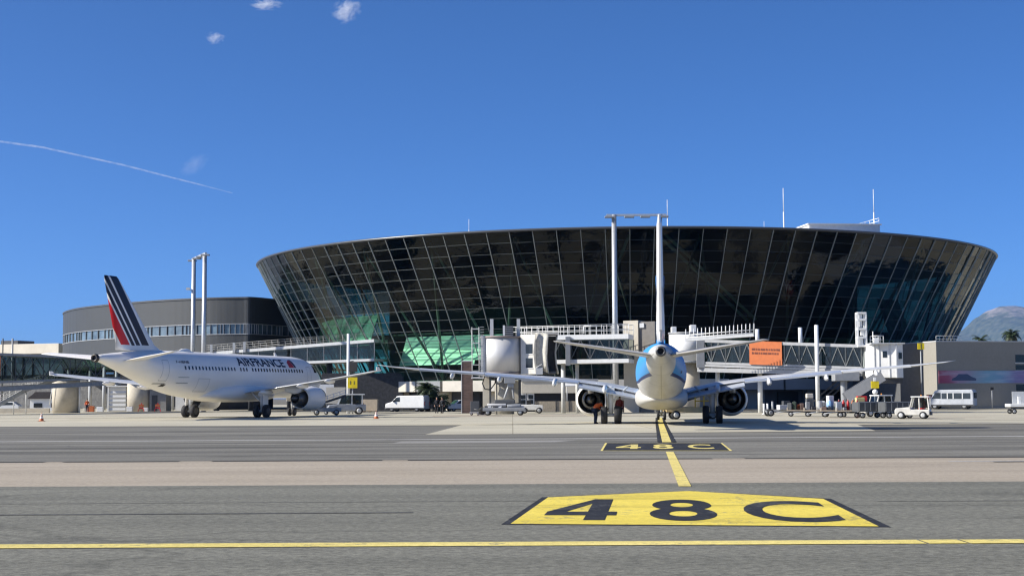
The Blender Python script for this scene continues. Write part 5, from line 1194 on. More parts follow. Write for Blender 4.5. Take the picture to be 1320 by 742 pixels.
for y in (402.5, 411, 423, 434, 445): b.boxb(X(1107.5), X(1118), Y + .08, Y + 1.06, Z(y) - .12, Z(y) + .06)
b.boxb(X(1109), X(1114), Y + .3, Y + .9, Z(445), Z(434)); b.boxb(X(1109.5), X(1113.5), Y + .3, Y + .6, Z(421), Z(405)); b.boxb(X(1112), X(1116.5), Y + .4, Y + .7, Z(432), Z(422)); b.build('hoist_tower', white, rb)
# stair
b = MB(); s0, s1 = Vector((X(1128), Y - 1.9, Z(489))), Vector((X(1082), Y - 1.9, Z(517)))
for yo in (0, -1.1):
    for (a_, c_) in ((s0, s1),): b.beam(a_ + Vector((0, yo, .35)), c_ + Vector((0, yo, .35)), .07, 1.0)
b.build('stair_flight', mat('stair_side_grey', (.38, .38, .375), .55, var=.1), rb)
b = MB(); [b.box(s0.lerp(s1, i / 16) + Vector((0, -.55, .1)), (.3, 1.0, .05)) for i in range(17)]; b.tube(s1 + Vector((.2, -.2, 0)), (s1.x + .2, s1.y - .2, .05), .06); b.tube(s1 + Vector((.2, -.9, 0)), (s1.x + .2, s1.y - .9, .05), .06); b.build('stair_tread', darkgrey, rb)
b = MB()
for i in range(3): b.beam((X(1105 - i * 8), Y + 2.5, Z(487)), (X(1068 - i * 8), Y + 2.5, Z(519)), .08, .12)
b.build('rear_stair', m_dk, rb)
b = MB(); b.tube((X(1090), Y + 1, Z(476)), (X(1090), Y + 1, .7), .35, .3, 14); b.box((X(1092), Y + .9, 3.6), (2.4, 1.6, .9)); b.box((X(1090), Y + .9, .9), (2.2, 2.4, .5)); b.build('drive_column', grey, rb, .03)
b = MB(); bog = [(X(1083), Y + .1), (X(1097), Y + .1)]
for x, y in bog: wheel(rb, x, y, .45, .3, grey)
# ================================================================ vehicles and ground equipment
def glassbox(mb, x0, x1, y, z0, z1, slant0=0., slant1=0., t=.02):
    s = math.copysign(t, y); mb.side([(x0 + slant0 * 0, z0), (x1, z0), (x1 - slant1, z1), (x0 + slant0, z1)], y, y + s)
def panel_van(loc, rz, label, body=white):
    t = thing('panel_van', label, 'van', loc, rz)
    prof = [(-2.65, .35), (2.55, .35), (2.65, .75), (2.5, 1.02), (1.75, 1.22), (1.05, 1.93), (.7, 2.0), (-2.5, 2.02), (-2.65, 1.8)]
    b = MB(); b.side(prof, -.95, .95); b.build('body', body, t, .09)
    for s in (-1, 1):
        b = MB(); b.side([(.62, 1.25), (1.58, 1.25), (1.12, 1.80), (.62, 1.82)], s * .951, s * .965); b.build('side_window', winglass, t)
        b = MB(); b.side([(-2.6, .36), (2.5, .36), (2.5, .5), (-2.6, .5)], s * .952, s * .97); b.build('side_skirt', darkgrey, t)
        for x in (1.72, -1.65): wheel(t, x, s * .80, .34, .24, grey)
        b = MB(); b.box((2.55, s * .72, .92), (.1, .3, .2)); b.build('headlight', lightgrey, t, .02)
        b = MB(); b.box((-2.67, s * .8, 1.0), (.05, .16, .5)); b.build('tail_light', red, t)
        b = MB(); b.box((1.45, s * 1.08, 1.32), (.12, .2, .26)); b.build('mirror', darkgrey, t, .02)
    b = MB(); b.add([(1.80, -.78, 1.23), (1.80, .78, 1.23), (1.12, .74, 1.90), (1.12, -.74, 1.90)], [(0, 1, 2, 3)]); b.build('windscreen', winglass, t, fix=False)
    b = MB(); b.side([(2.5, .3), (2.72, .3), (2.72, .58), (2.5, .58)], -.9, .9); b.build('bumper', darkgrey, t, .03)
    b = MB()
    for s in (-1, 1): b.boxb(-2.68, -2.655, min(s * .08, s * .8), max(s * .08, s * .8), .55, 1.85)
    b.build('rear_door', mat('rear_door_shade', (.6, .6, .6), .4), t)
    return t
panel_van((xx(525, 187), 187, 0), R_(162), 'white panel van parked below the bowl, nose to the left')
def small_car(loc, rz, label, col):
    t = thing('parked_car', label, 'car', loc, rz)
    b = MB(); b.side([(-1.9, .3), (1.95, .3), (2.0, .6), (1.85, .8), (1.1, .92), (.45, 1.42), (-1.0, 1.46), (-1.75, 1.0), (-1.95, .85)], -.84, .84); b.build('body', col, t, .09)
    for s in (-1, 1):
        b = MB(); b.side([(-1.35, .98), (.9, .96), (.4, 1.33), (-.95, 1.36)], s * .841, s * .855); b.build('side_window', winglass, t)
        for x in (1.2, -1.2): wheel(t, x, s * .72, .31, .2, grey)
        b = MB(); b.box((1.93, s * .6, .72), (.1, .3, .14)); b.build('headlight', lightgrey, t, .02)
    b = MB(); b.add([(1.12, -.7, .94), (1.12, .7, .94), (.52, .62, 1.40), (.52, -.62, 1.40)], [(0, 1, 2, 3)]); b.build('windscreen', winglass, t, fix=False)
    b = MB(); b.add([(-1.74, -.66, 1.02), (-1.74, .66, 1.02), (-1.08, .62, 1.42), (-1.08, -.62, 1.42)], [(0, 1, 2, 3)]); b.build('rear_window', winglass, t, fix=False)
    return t
small_car((xx(593, 189), 189, 0), R_(205), 'silver white car half hidden behind the brown pillar', white)
c1 = pt(10, 527, 222); small_car((c1.x, c1.y, 0), R_(180), 'white car parked behind the left stairs', white)
def minibus(loc, rz, label):
    t = thing('minibus', label, 'minibus', loc, rz)
    b = MB(); b.side([(-2.9, .4), (2.75, .4), (2.85, .8), (2.7, 1.1), (2.25, 1.3), (1.75, 2.2), (1.4, 2.35), (-2.75, 2.38), (-2.9, 2.1)], -.98, .98); b.build('body', mat('shaded_minibus_white', (.46, .48, .51), .4), t, .1)  # white body greyed, its shade put into the colour
    for s in (-1, 1):
        b = MB(); b.side([(-2.55, 1.25), (.9, 1.25), (.9, 1.95), (-2.55, 1.95)], s * .981, s * .995); w_ = b.build('side_window', winglass, t)
        b = MB(); [b.boxb(x - .05, x + .05, min(s * .996, s * 1.01), max(s * .996, s * 1.01), 1.25, 1.95) for x in (-1.6, -.5, .2)]; b.build('window_pillar', white, w_)
        b = MB(); b.side([(1.0, 1.28), (2.1, 1.28), (1.68, 1.98), (1.0, 2.0)], s * .981, s * .995); b.build('cab_window', winglass, t)
        for x in (1.75, -1.8): wheel(t, x, s * .85, .36, .24, grey)
        b = MB(); b.boxb(-2.88, 2.7, min(s * .982, s * .99), max(s * .982, s * .99), .42, .58); b.build('side_skirt', darkgrey, t)
    b = MB(); b.add([(2.28, -.8, 1.32), (2.28, .8, 1.32), (1.8, .76, 2.17), (1.8, -.76, 2.17)], [(0, 1, 2, 3)]); b.build('windscreen', winglass, t, fix=False)
    b = MB(); b.boxb(-2.93, -2.905, -.8, .8, 1.3, 2.0); b.build('rear_window', winglass, t)
    return t
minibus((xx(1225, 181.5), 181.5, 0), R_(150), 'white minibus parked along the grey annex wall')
def open_tug(loc, rz, label, s_=1.0):
    """baggage tractor: low bonnet in front, glazed cab at the back"""
    t = thing('baggage_tractor', label, 'tractor', loc, rz, 'baggage tractors'); t.scale = (s_, s_, s_)
    b = MB(); b.side([(-1.45, .32), (1.45, .32), (1.5, .6), (1.4, .92), (.2, 1.02), (.1, .8), (-1.45, .8)], -.68, .68); b.build('body', mat('tractor_dull_white', (.60, .585, .54), .5, var=.2, scale=1.5), t, .06)
    for s in (-1, 1):
        for x0_, z0_, x1_ in ((.22, .95, -.02), (-1.4, .8, -1.3), (-.62, .8, -.6)):
            b = MB(); b.beam((x0_, s * .62, z0_), (x1_, s * .60, 1.85), .09, .09); b.build('cab_pillar', MATS['tractor_dull_white'], t)
        b = MB(); b.side([(-1.33, .95), (-.68, .95), (-.66, 1.78), (-1.27, 1.78)], s * .60, s * .612); b.build('side_window', bridgeglass, t)
        for x in (.95, -.9): wheel(t, x, s * .62, .32, .24, lightgrey)
        b = MB(); b.box((1.47, s * .45, .72), (.06, .2, .14)); b.build('headlight', lightgrey, t)
    b = MB(); b.boxb(-1.42, .1, -.72, .72, 1.85, 1.95); b.build('cab_roof', white, t, .03)
    b = MB(); b.boxb(-1.44, -1.40, -.56, .56, 1.0, 1.78); b.build('rear_window', winglass, t); b = MB(); b.boxb(-1.54, -1.46, -.6, .6, .32, .62); b.build('bumper', blackpaint, t)
    b = MB(); b.add([(.20, -.56, 1.02), (.20, .56, 1.02), (.0, .56, 1.82), (.0, -.56, 1.82)], [(0, 1, 2, 3)]); b.build('windscreen', bridgeglass, t, fix=False)
    b = MB(); b.box((-.75, 0, .88), (.5, .9, .16)); b.box((-1.0, 0, 1.25), (.14, .8, .6)); b.build('seat', red if s_ < .87 else darkgrey, t, .03)
    b = MB(); b.tube((.05, .3, .95), (-.25, .3, 1.15), .03); b.tube((-.25, .3, 1.13), (-.28, .3, 1.17), .17, .17, 14); b.build('steering_wheel', blackpaint, t)
    b = MB(); b.tube((-.7, 0, 1.95), (-.7, 0, 2.08), .06, .05, 10); b.build('beacon', mat('amber_beacon', (.7, .25, .02), .3), t)
    return t
g1 = gp(1175, 540.0); open_tug((xx(1176, 108), 108.0, 0), R_(157), 'white baggage tractor nearest the annex, nose left, cab at right', .84)
g1 = gp(1128, 536.5); open_tug((g1.x - .2, 120.0, 0), R_(200), 'white baggage tractor behind the grey carts with red box on its bonnet', .9)
b = MB(); t = thing('red_box', 'red box sitting on the tractor bonnet', 'box', (xx(1110, 119), 119, 1.05)); b.boxb(-.38, .38, -.3, .3, 0, .62); b.build('case', red, t, .03); b = MB(); b.boxb(-.2, .2, -.34, -.31, .25, .32); b.build('handle', blackpaint, t)
def cart(loc, rz, label, m):
    t = thing('baggage_cart', label, 'cart', loc, rz, 'baggage carts in the train')
    b = MB(); b.boxb(-1.15, 1.15, -.7, .7, .48, .58); b.boxb(-1.15, -1.1, -.7, .7, .58, 1.22); b.boxb(1.1, 1.15, -.7, .7, .58, 1.22); b.boxb(-1.1, 1.1, .66, .7, .58, 1.22); b.boxb(-1.1, 1.1, -.7, -.66, .58, 1.22); b.build('tub', m, t, .02)
    b = MB(); [b.boxb(-1.1 + i * .44, -1.06 + i * .44, -.73, -.703, .55, 1.24) for i in range(6)]; b.boxb(-1.16, 1.16, -.73, -.703, 1.18, 1.25); b.build('tub_frame', grey, t)
    for x in (-.8, .8):
        for s in (-1, 1): wheel(t, x, s * .58, .22, .14, grey)
    b = MB(); b.tube((1.15, 0, .4), (2.0, 0, .35), .04); b.build('tow_bar', darkgrey, t)
    return t
m_tub = mat('dark_tub_plastic', (.085, .09, .095), .6)
g1 = gp(1120, 538.6); cart((xx(1120, 113), 113, 0), R_(8), 'dark grey open baggage cart in front of the further tractor', m_tub)
cart((xx(1154, 111.2), 111.2, 0), R_(8), 'dark grey open baggage cart coupled to the nearest tractor', m_tub)
def dolly(loc, rz, label, ln=1.6):
    t = thing('flat_dolly', label, 'dolly', loc, rz, 'flat dollies beside the right wing')
    b = MB(); b.boxb(-ln, ln, -.75, .75, .46, .56); b.boxb(-ln, -ln + .08, -.75, .75, .56, .75); b.boxb(ln - .08, ln, -.75, .75, .56, .75); b.build('deck', mat('dolly_deck', (.33, .28, .22), .6, var=.25), t, .01)
    for x in (-ln * .7, ln * .7):
        for s in (-1, 1): wheel(t, x, s * .6, .21, .14, grey)
    b = MB(); b.tube((-ln, 0, .4), (-ln - .9, 0, .3), .04); b.build('tow_bar', grey, t)
    return t
dl = []
for px, Yd, lab in ((1030, 124, 'flat dolly at the left end, carrying loose gear'), (1052, 121.5, 'flat dolly under the dark sacks'), (1074, 119, 'flat dolly below the pale blue drum'), (1094, 117, 'flat dolly carrying red upright cylinders')):
    x = xx(px, Yd); dolly((x, Yd, 0), R_(-9), lab, 1.05); dl.append((x, Yd))
def case(name, label, cat, loc, dims, m, rz=0., grp=None):
    t = thing(name, label, cat, loc, rz, grp); b = MB(); b.boxb(-dims[0] / 2, dims[0] / 2, -dims[1] / 2, dims[1] / 2, .0, dims[2]); b.build('body', m, t, .05)
    b = MB(); b.boxb(-dims[0] * .2, dims[0] * .2, -.03, .03, dims[2] + .001, dims[2] + .06); b.build('handle', blackpaint, t)
    return t
DZ = .56
case('holdall', 'orange holdall on the leftmost dolly', 'bag', (dl[0][0] - .25, dl[0][1], DZ), (.7, .5, .42), orange, .2)
case('suitcase', 'pale cream box on top of the dark stack, second dolly', 'suitcase', (dl[1][0] - .55, dl[1][1] + .2, DZ + .95), (.55, .4, .38), cream, .1)
case('suitcase', 'dark upright suitcase under the pale cream box', 'suitcase', (dl[1][0] - .55, dl[1][1] + .2, DZ), (.6, .45, .92), m_tub, .1)
case('suitcase', 'white flat box left of the bridge drive column', 'suitcase', (dl[1][0] + .35, dl[1][1] - .1, DZ), (.6, .5, .72), white, -.2)
case('suitcase', 'dark green bag at the right end of the second dolly', 'suitcase', (dl[1][0] + .85, dl[1][1] + .1, DZ), (.4, .5, .6), mat('dark_green_cloth', (.03, .05, .035), .8), .1)
t = thing('plastic_drum', 'pale blue plastic drum standing on third dolly', 'drum', (dl[2][0] - .35, dl[2][1] - .1, DZ)); b = MB(); b.lathe([(0, .02), (0, .24), (.3, .26), (.6, .24), (.72, .12), (.76, .1), (.76, .01)], (0, 0, 0), 'Z', 20); b.build('barrel', mat('pale_blue_plastic', (.22, .38, .6), .4), t); b = MB(); b.tube((0, 0, .76), (0, 0, .8), .11, .11, 14); b.build('lid', white, t)
case('suitcase', 'white bundle behind the pale blue drum', 'suitcase', (dl[2][0] - .2, dl[2][1] + .45, DZ), (.5, .4, 1.15), white, .4)
case('suitcase', 'brown case right of the pale blue drum', 'suitcase', (dl[2][0] + .45, dl[2][1], DZ), (.5, .45, .5), brownclad, 0)
for k in range(5):
    t = thing('gas_cylinder', ('leftmost red gas cylinder on the last dolly', 'second red cylinder from the left on the last dolly', 'middle red cylinder on the last dolly', 'second red cylinder from the right on the last dolly', 'rightmost red cylinder on the last dolly')[k], 'cylinder', (dl[3][0] - .85 + k * .36, dl[3][1] - .1, DZ), 0, 'red cylinders standing on the last dolly')
    b = MB(); b.lathe([(0, .02), (0, .12), (.6, .12), (.72, .05), (.8, .04), (.8, .01)], (0, 0, 0), 'Z', 14); b.build('bottle', red if k != 3 else orange, t); b = MB(); b.tube((0, 0, .8), (0, 0, .86), .035); b.build('valve', steel, t)
case('toolbox', 'yellowish toolbox at the tractor end of the dollies', 'toolbox', (dl[3][0] + .9, dl[3][1] + .3, DZ + .0), (.7, .4, 1.0), mat('pale_yellow_paint', (.6, .5, .22), .6), .1)
rr = random.Random(12)
for k in range(16):
    q = dl[k % 4]; dims = (rr.uniform(.25, .5), rr.uniform(.25, .4), rr.uniform(.2, .75)); sx_ = (-.85, -.45, .1, .6)[k // 4] + rr.uniform(-.08, .08)
    case('loose_bag', 'loose small bag in the clutter on the flat dollies', 'bag', (q[0] + sx_, q[1] - .45 + .1 * (k % 2), DZ), dims, (m_tub, grey, brownclad, steel, MATS['dark_green_cloth'], darkgrey)[k % 6], rr.uniform(-.4, .4), 'loose bags in the clutter on the dollies')
# loose white stanchions and a tow bar in front of the dark undercroft
for k, px in enumerate((984, 988.5, 995)):
    t = thing('stanchion', ('left short white stanchion below the right wing', 'middle short white stanchion below the right wing', 'right taller grey stanchion below the right wing')[k], 'stanchion', (xx(px, 140), 140, 0), 0, 'stanchions below the right wing'); b = MB(); b.tube((0, 0, 0), (0, 0, .06), .2, .2, 12); b.tube((0, 0, .06), (0, 0, 1.0 + .2 * (k == 2)), .1, .1, 8); b.build('post', white if k < 2 else grey, t)
def tow_trolley(loc, rz, label):
    t = thing('tow_trolley', label, 'trolley', loc, rz)
    b = MB(); b.beam((-1.6, 0, .5), (1.5, 0, .42), .14, .14); b.box((-.3, 0, .75), (1.4, .8, .4)); b.build('frame', lightgrey, t, .02); wheel(t, 1.2, .35, .3, .2, grey); wheel(t, 1.2, -.35, .3, .2, grey); b = MB(); b.box((-.3, 0, 1.1), (.6, .5, .35)); b.build('motor', darkgrey, t, .03); return t
tow_trolley((xx(1008, 126), 126, 0), R_(190), 'grey tow bar trolley at the left end of the dolly train')
# equipment trailer under the silver rotunda
def gear_trailer(loc, rz, label):
    t = thing('equipment_trailer', label, 'trailer', loc, rz)
    b = MB(); b.boxb(-2.0, 2.0, -.9, .9, .42, .6); b.boxb(-2.0, 2.0, -.92, -.88, .55, .75); b.build('deck', grey, t, .02)
    b = MB(); rr = random.Random(4)
    for i in range(11): b.box((-1.7 + i * .34, rr.uniform(-.5, .4), .78), (.32, .5, rr.uniform(.25, .55)), rr.uniform(-.3, .3), i % 3)
    b.tube((-1.6, -.5, 1.0), (.2, -.5, 1.0), .14, .14, 10, 1); b.tube((.3, -.6, .85), (1.6, -.5, .9), .2, .2, 10, 2); b.build('machinery', [darkgrey, silver, grey], t, .03)
    b = MB(); b.boxb(-.9, 1.0, -.3, .6, 1.15, 1.5); b.boxb(-1.2, 1.3, -.35, .7, 1.02, 1.15); b.build('hood', m_tub, t, .05)
    for x in (-1.55, 1.55):
        for s in (-1, 1): wheel(t, x, s * .75, .28, .2, grey)
    b = MB(); b.tube((-2, 0, .45), (-2.9, 0, .6), .05); b.build('tow_bar', darkgrey, t); return t
gear_trailer((xx(650, 143), 142, 0), R_(-3), 'dark flat trailer of machinery under the silver rotunda')
t = thing('power_cart', 'small dark box cart left of the machinery trailer', 'cart', (xx(612, 144), 144, 0)); b = MB(); b.boxb(-.42, .42, -.4, .4, .32, 1.35); b.build('housing', m_tub, t, .03); b = MB(); b.boxb(-.5, .5, -.45, .45, .22, .31); b.build('chassis', lightgrey, t)
for x in (-.32, .32):
    for s in (-1, 1): wheel(t, x, s * .38, .13, .1, grey)
t = thing('hose_reel', 'black hose reel between the box cart and the trailer', 'reel', (xx(621.5, 143.5), 143.5, 0)); b = MB(); b.lathe([(-.2, .1), (-.2, .36), (-.12, .38), (-.1, .26), (.1, .26), (.12, .38), (.2, .36), (.2, .1)], (0, 0, .42), 'Y', 20, 0, True, True); b.build('drum', black, t); b = MB(); b.beam((-.35, 0, .06), (.35, 0, .06), .4, .08); b.beam((0, .24, .06), (0, .24, .45), .06, .06); b.build('stand', grey, t)
t = thing('small_tractor', 'white and black tractor right of the machinery trailer', 'tractor', (xx(685, 158), 158, 0)); b = MB(); b.side([(-1.1, .35), (1.2, .35), (1.2, .85), (.1, .95), (-1.1, .9)], -.6, .6); b.build('body', white, t, .06); b = MB(); b.box((-.3, 0, 1.15), (.5, .8, .5)); b.build('seat', blackpaint, t, .04)
for x in (-.75, .8):
    for s in (-1, 1): wheel(t, x, s * .55, .32, .2, grey)
# pushback tractor with tow bar at the left airliner's nose
def pushback(loc, rz, label):
    t = thing('pushback_tractor', label, 'tractor', loc, rz)
    b = MB(); b.side([(-2.0, .35), (2.0, .35), (2.1, .7), (1.9, 1.0), (.9, 1.1), (-2.0, 1.05)], -.95, .95); b.build('body', mat('tractor_silver_grey', (.36, .37, .38), .4, .3, var=.2), t, .08)
    b = MB()
    for x0, x1 in ((.95, .55), (-1.6, -1.6), (-.5, -.5)):
        for s in (-1, 1): b.beam((x0, s * .85, 1.05), (x1, s * .82, 2.05), .09, .09)
    b.build('cab_pillar', white, t)
    b = MB(); b.boxb(-1.85, .8, -.98, .98, 2.05, 2.17); b.build('cab_roof', white, t, .03)
    b = MB(); b.add([(.92, -.8, 1.1), (.92, .8, 1.1), (.56, .78, 2.04), (.56, -.78, 2.04)], [(0, 1, 2, 3)]); b.build('windscreen', bridgeglass, t, fix=False)
    for s in (-1, 1):
        b = MB(); b.side([(-1.5, 1.12), (.8, 1.12), (.5, 2.03), (-1.5, 2.03)], s * .83, s * .842); b.build('side_window', bridgeglass, t)
        for x in (1.2, -1.25): wheel(t, x, s * .85, .4, .3, lightgrey)
    b = MB(); b.box((-.9, 0, 1.4), (.5, 1.2, .7)); b.build('seat', blackpaint, t, .04)
    return t
pushback((xx(447, 158), 158, 0), R_(-170), 'grey pushback tractor with white canopy at the left jet nose')
t = thing('tow_bar', 'long white tow bar leaning from tractor toward the left jet nose wheel', 'tow bar', (xx(428, 157), 157, 0)); b = MB(); b.tube((-2.0, 0, .45), (1.0, 0, .6), .09, .09, 8); b.build('bar', white, t); wheel(t, -.6, .2, .2, .12, grey); wheel(t, -.6, -.2, .2, .12, grey)
t = thing('belt_loader', 'dark sloping belt loader under the left jet nose', 'belt loader', (xx(421, 152), 152, 0), R_(8)); b = MB(); b.beam((-1.9, 0, .75), (2.0, 0, 2.0), .9, .22); b.build('conveyor', darkgrey, t); b = MB(); b.boxb(-1.5, 1.5, -.7, .7, .35, .75); b.build('chassis', grey, t, .04); b = MB(); railing(b, (-1.7, -.5, .85), (1.9, -.5, 2.05), .5, 6, .03); b.build('side_rail', white, t)
for x in (-1.0, 1.0):
    for s in (-1, 1): wheel(t, x, s * .6, .3, .2, grey)
t = thing('shipping_crate', 'sandy beige crate left of the white van', 'crate', (xx(477, 184), 184, 0)); b = MB(); b.boxb(-.95, .95, -.8, .8, .12, 1.55); b.build('box', mat('sandy_plywood', (.55, .45, .32), .75, var=.12), t, .02); b = MB(); [b.boxb(x - .12, x + .12, -.8, .8, 0, .12) for x in (-.75, 0, .75)]; b.build('pallet_foot', brownclad, t)
t = thing('fire_extinguisher', 'red wheeled extinguisher beside the beige crate', 'extinguisher', (xx(466, 182), 182, 0)); b = MB(); b.lathe([(.1, .02), (.1, .2), (.75, .2), (.9, .08), (.95, .02)], (0, 0, 0), 'Z', 14); b.build('cylinder', red, t); wheel(t, 0, .26, .18, .08, grey); wheel(t, 0, -.26, .18, .08, grey); b = MB(); b.tube((.1, .15, .2), (.25, .15, 1.1), .03); b.tube((.1, -.15, .2), (.25, -.15, 1.1), .03); b.tube((.25, .15, 1.1), (.25, -.15, 1.1), .03); b.build('handle', blackpaint, t)
# yellow cargo loader below the blue jet's right wing root
t = thing('belt_loader', 'cream and yellow belt loader behind the blue jet belly', 'belt loader', (xx(893, 112), 112, 0), R_(5))
b = MB(); b.side([(-2.2, .55), (2.0, .5), (2.0, .8), (-.4, .95), (-2.2, .85)], -.7, .7); b.build('chassis', mat('cream_yellow_paint', (.66, .50, .25), .5), t, .03); b = MB(); b.beam((-2.9, 0, .6), (2.2, 0, 2.35), .8, .16); b.build('conveyor', darkgrey, t); b = MB(); railing(b, (.0, -.72, .9), (2.0, -.72, .9), .95, 3, .045); b.build('guard_rail', yellow, t); b = MB(); b.boxb(1.55, 1.95, -.6, .0, .8, 1.85); b.build('cab', yellow, t, .05); b = MB(); b.side([(-1.6, .85), (-1.0, .85), (-1.15, 1.85), (-1.3, 1.85)], -.72, -.66); b.build('fin_panel', cream, t)
for x in (-1.45, 1.35):
    for s in (-1, 1): wheel(t, x, s * .62, .33, .22, lightgrey)
# white rack at the right edge
t = thing('luggage_trailer', 'white flat luggage trailer cut by the right edge', 'trailer', (xx(1316, 133.5), 133.5, 0)); b = MB(); b.boxb(-1.3, 2.6, -.7, .7, .62, .9); b.build('deck', white, t, .03); b = MB(); b.boxb(-1.2, 2.4, -.6, .6, .42, .62); b.build('chassis', darkgrey, t); b = MB(); b.boxb(-.42, -.2, -.3, -.1, .9, 1.55); b.build('headboard_post', white, t); b = MB(); b.boxb(-.75, .35, .3, .36, .9, 2.0); b.build('headboard', lightgrey, t)
for x in (-.9, .9, 2.2):
    for s in (-1, 1): wheel(t, x, s * .6, .22, .15, grey)
t = thing('red_cart', 'dark red cart behind the minibus nose', 'cart', (xx(1202, 184), 184, 0)); b = MB(); b.boxb(-.7, .5, -.5, .5, .3, 1.7); b.build('body', mat('dark_red_paint', (.14, .012, .016), .5), t, .05); b = MB(); b.boxb(-.72, .52, -.52, .52, 1.7, 1.78); b.build('roof', blackpaint, t); wheel(t, -.4, .45, .2, .12, grey); wheel(t, -.4, -.45, .2, .12, grey); wheel(t, .3, -.45, .2, .12, grey)
# chocks, cones
def cone(loc, label, h=.75):
    h = h * .8
    t = thing('traffic_cone', label, 'cone', loc, 0, 'traffic cones on the apron'); b = MB(); b.lathe([(.04, .19), (h, .035), (h, .005)], (0, 0, 0), 'Z', 14); b.boxb(-.24, .24, -.24, .24, 0, .04); b.build('body', orange, t); b = MB(); b.lathe([(h * .35, .15), (h * .62, .10)], (0, 0, 0), 'Z', 14); b.lathe([(h * .75, .082), (h * .9, .06)], (0, 0, 0), 'Z', 14); b.build('reflective_band', white, t); return t
cn = gp(53.5, 542.5); cone((cn.x, cn.y, 0), 'red and white traffic cone alone at the left front of the apron', .8)
cn = gp(485, 539.2); cone((cn.x, cn.y, 0), 'traffic cone on dark base near the left wingtip', .75)
for px, Y, lab in ((183, 222, 'red barrier stand left of the pier door'), (204, 222, 'red and white barrier right of the pier door')):
    t = thing('barrier_stand', lab, 'barrier', (xx(px, 209), 209, 0)); b = MB(); b.beam((-.45, -.2, 0), (0, 0, 1.2), .08, .08); b.beam((.45, -.2, 0), (0, 0, 1.2), .08, .08); b.beam((-.3, -.12, .5), (.3, -.12, .5), .05, .2); b.build('frame', red, t); b = MB(); b.boxb(-.35, .35, -.16, -.1, .7, 1.0); b.build('board', orange, t)
for px, m, lab, dims in ((189, white, 'small white box by the pier door', (.6, .5, .55)), (168, white, 'white chest left of the beige pier foot', (.8, .6, .7)), (118, orange, 'orange crate in the dark undercroft', (.9, .6, .8)), (130, white, 'white crate beside the orange one', (.9, .6, .7)), (111, cream, 'cream crate at the left of the orange one', (.6, .5, .5))):
    case('storage_box', lab, 'box', (xx(px, 210), 210, 0), dims, m)
# poles and yellow signs
t = thing('lighting_pole', 'white pole with hanging lamp in front of the walkway, right of the left jet', 'pole', (xx(449, 166), 166, 0)); b = MB(); b.tube((0, 0, 0), (0, 0, zz(449, 430, 166)), .2, .17, 14); b.build('shaft', white, t); b = MB(); b.boxb(.15, 1.0, -.25, .25, zz(449, 479, 166), zz(449, 466, 166)); b.tube((.1, 0, zz(449, 466, 166)), (.6, 0, zz(449, 465, 166)), .05); b.build('lamp', mat('dark_lamp_housing', (.05, .045, .04), .5), t, .05)
def sign(px, y0, y1, Y, w, lab, pole=True):
    t = thing('stand_sign', lab, 'sign', (xx(px, Y), Y, 0), 0, 'yellow stand signs on the apron'); z0, z1 = zz(px, y1, Y), zz(px, y0, Y)
    b = MB(); b.boxb(-w / 2, w / 2, -.06, .06, z0, z1); b.build('panel', mat('sign_yellow', (.78, .60, .01), .5), t); b = MB(); b.tube((0, .1, 0), (0, .1, z1), .07, .07, 8); b.build('post', grey, t)
    return t, z0, z1
t, z0, z1 = sign(454.5, 486, 500, 163, 1.05, 'bright yellow square sign beside the white lamp pole')
for x in (-.22, .18):
    b = MB(); b.boxb(x - .04, x + .04, -.075, -.061, z0 + .4, z1 - .4); b.build('mark', darkgrey, t)
t, z0, z1 = sign(1188, 442, 450, 150, .65, 'small yellow sign on a tall grey post left of the annex')
b = MB(); b.boxb(-.04, .04, -.075, -.061, z0 + .05, z1 - .05); b.build('divider', darkgrey, t)
t, z0, z1 = sign(1127.5, 491, 500, 139, .72, 'yellow sign under the white end cab')
b = MB(); b.boxb(-.1, .1, -.08, .08, z1, z1 + .35); b.ball((0, 0, z0 - .35), .26, 8); b.build('lamp', white, t)

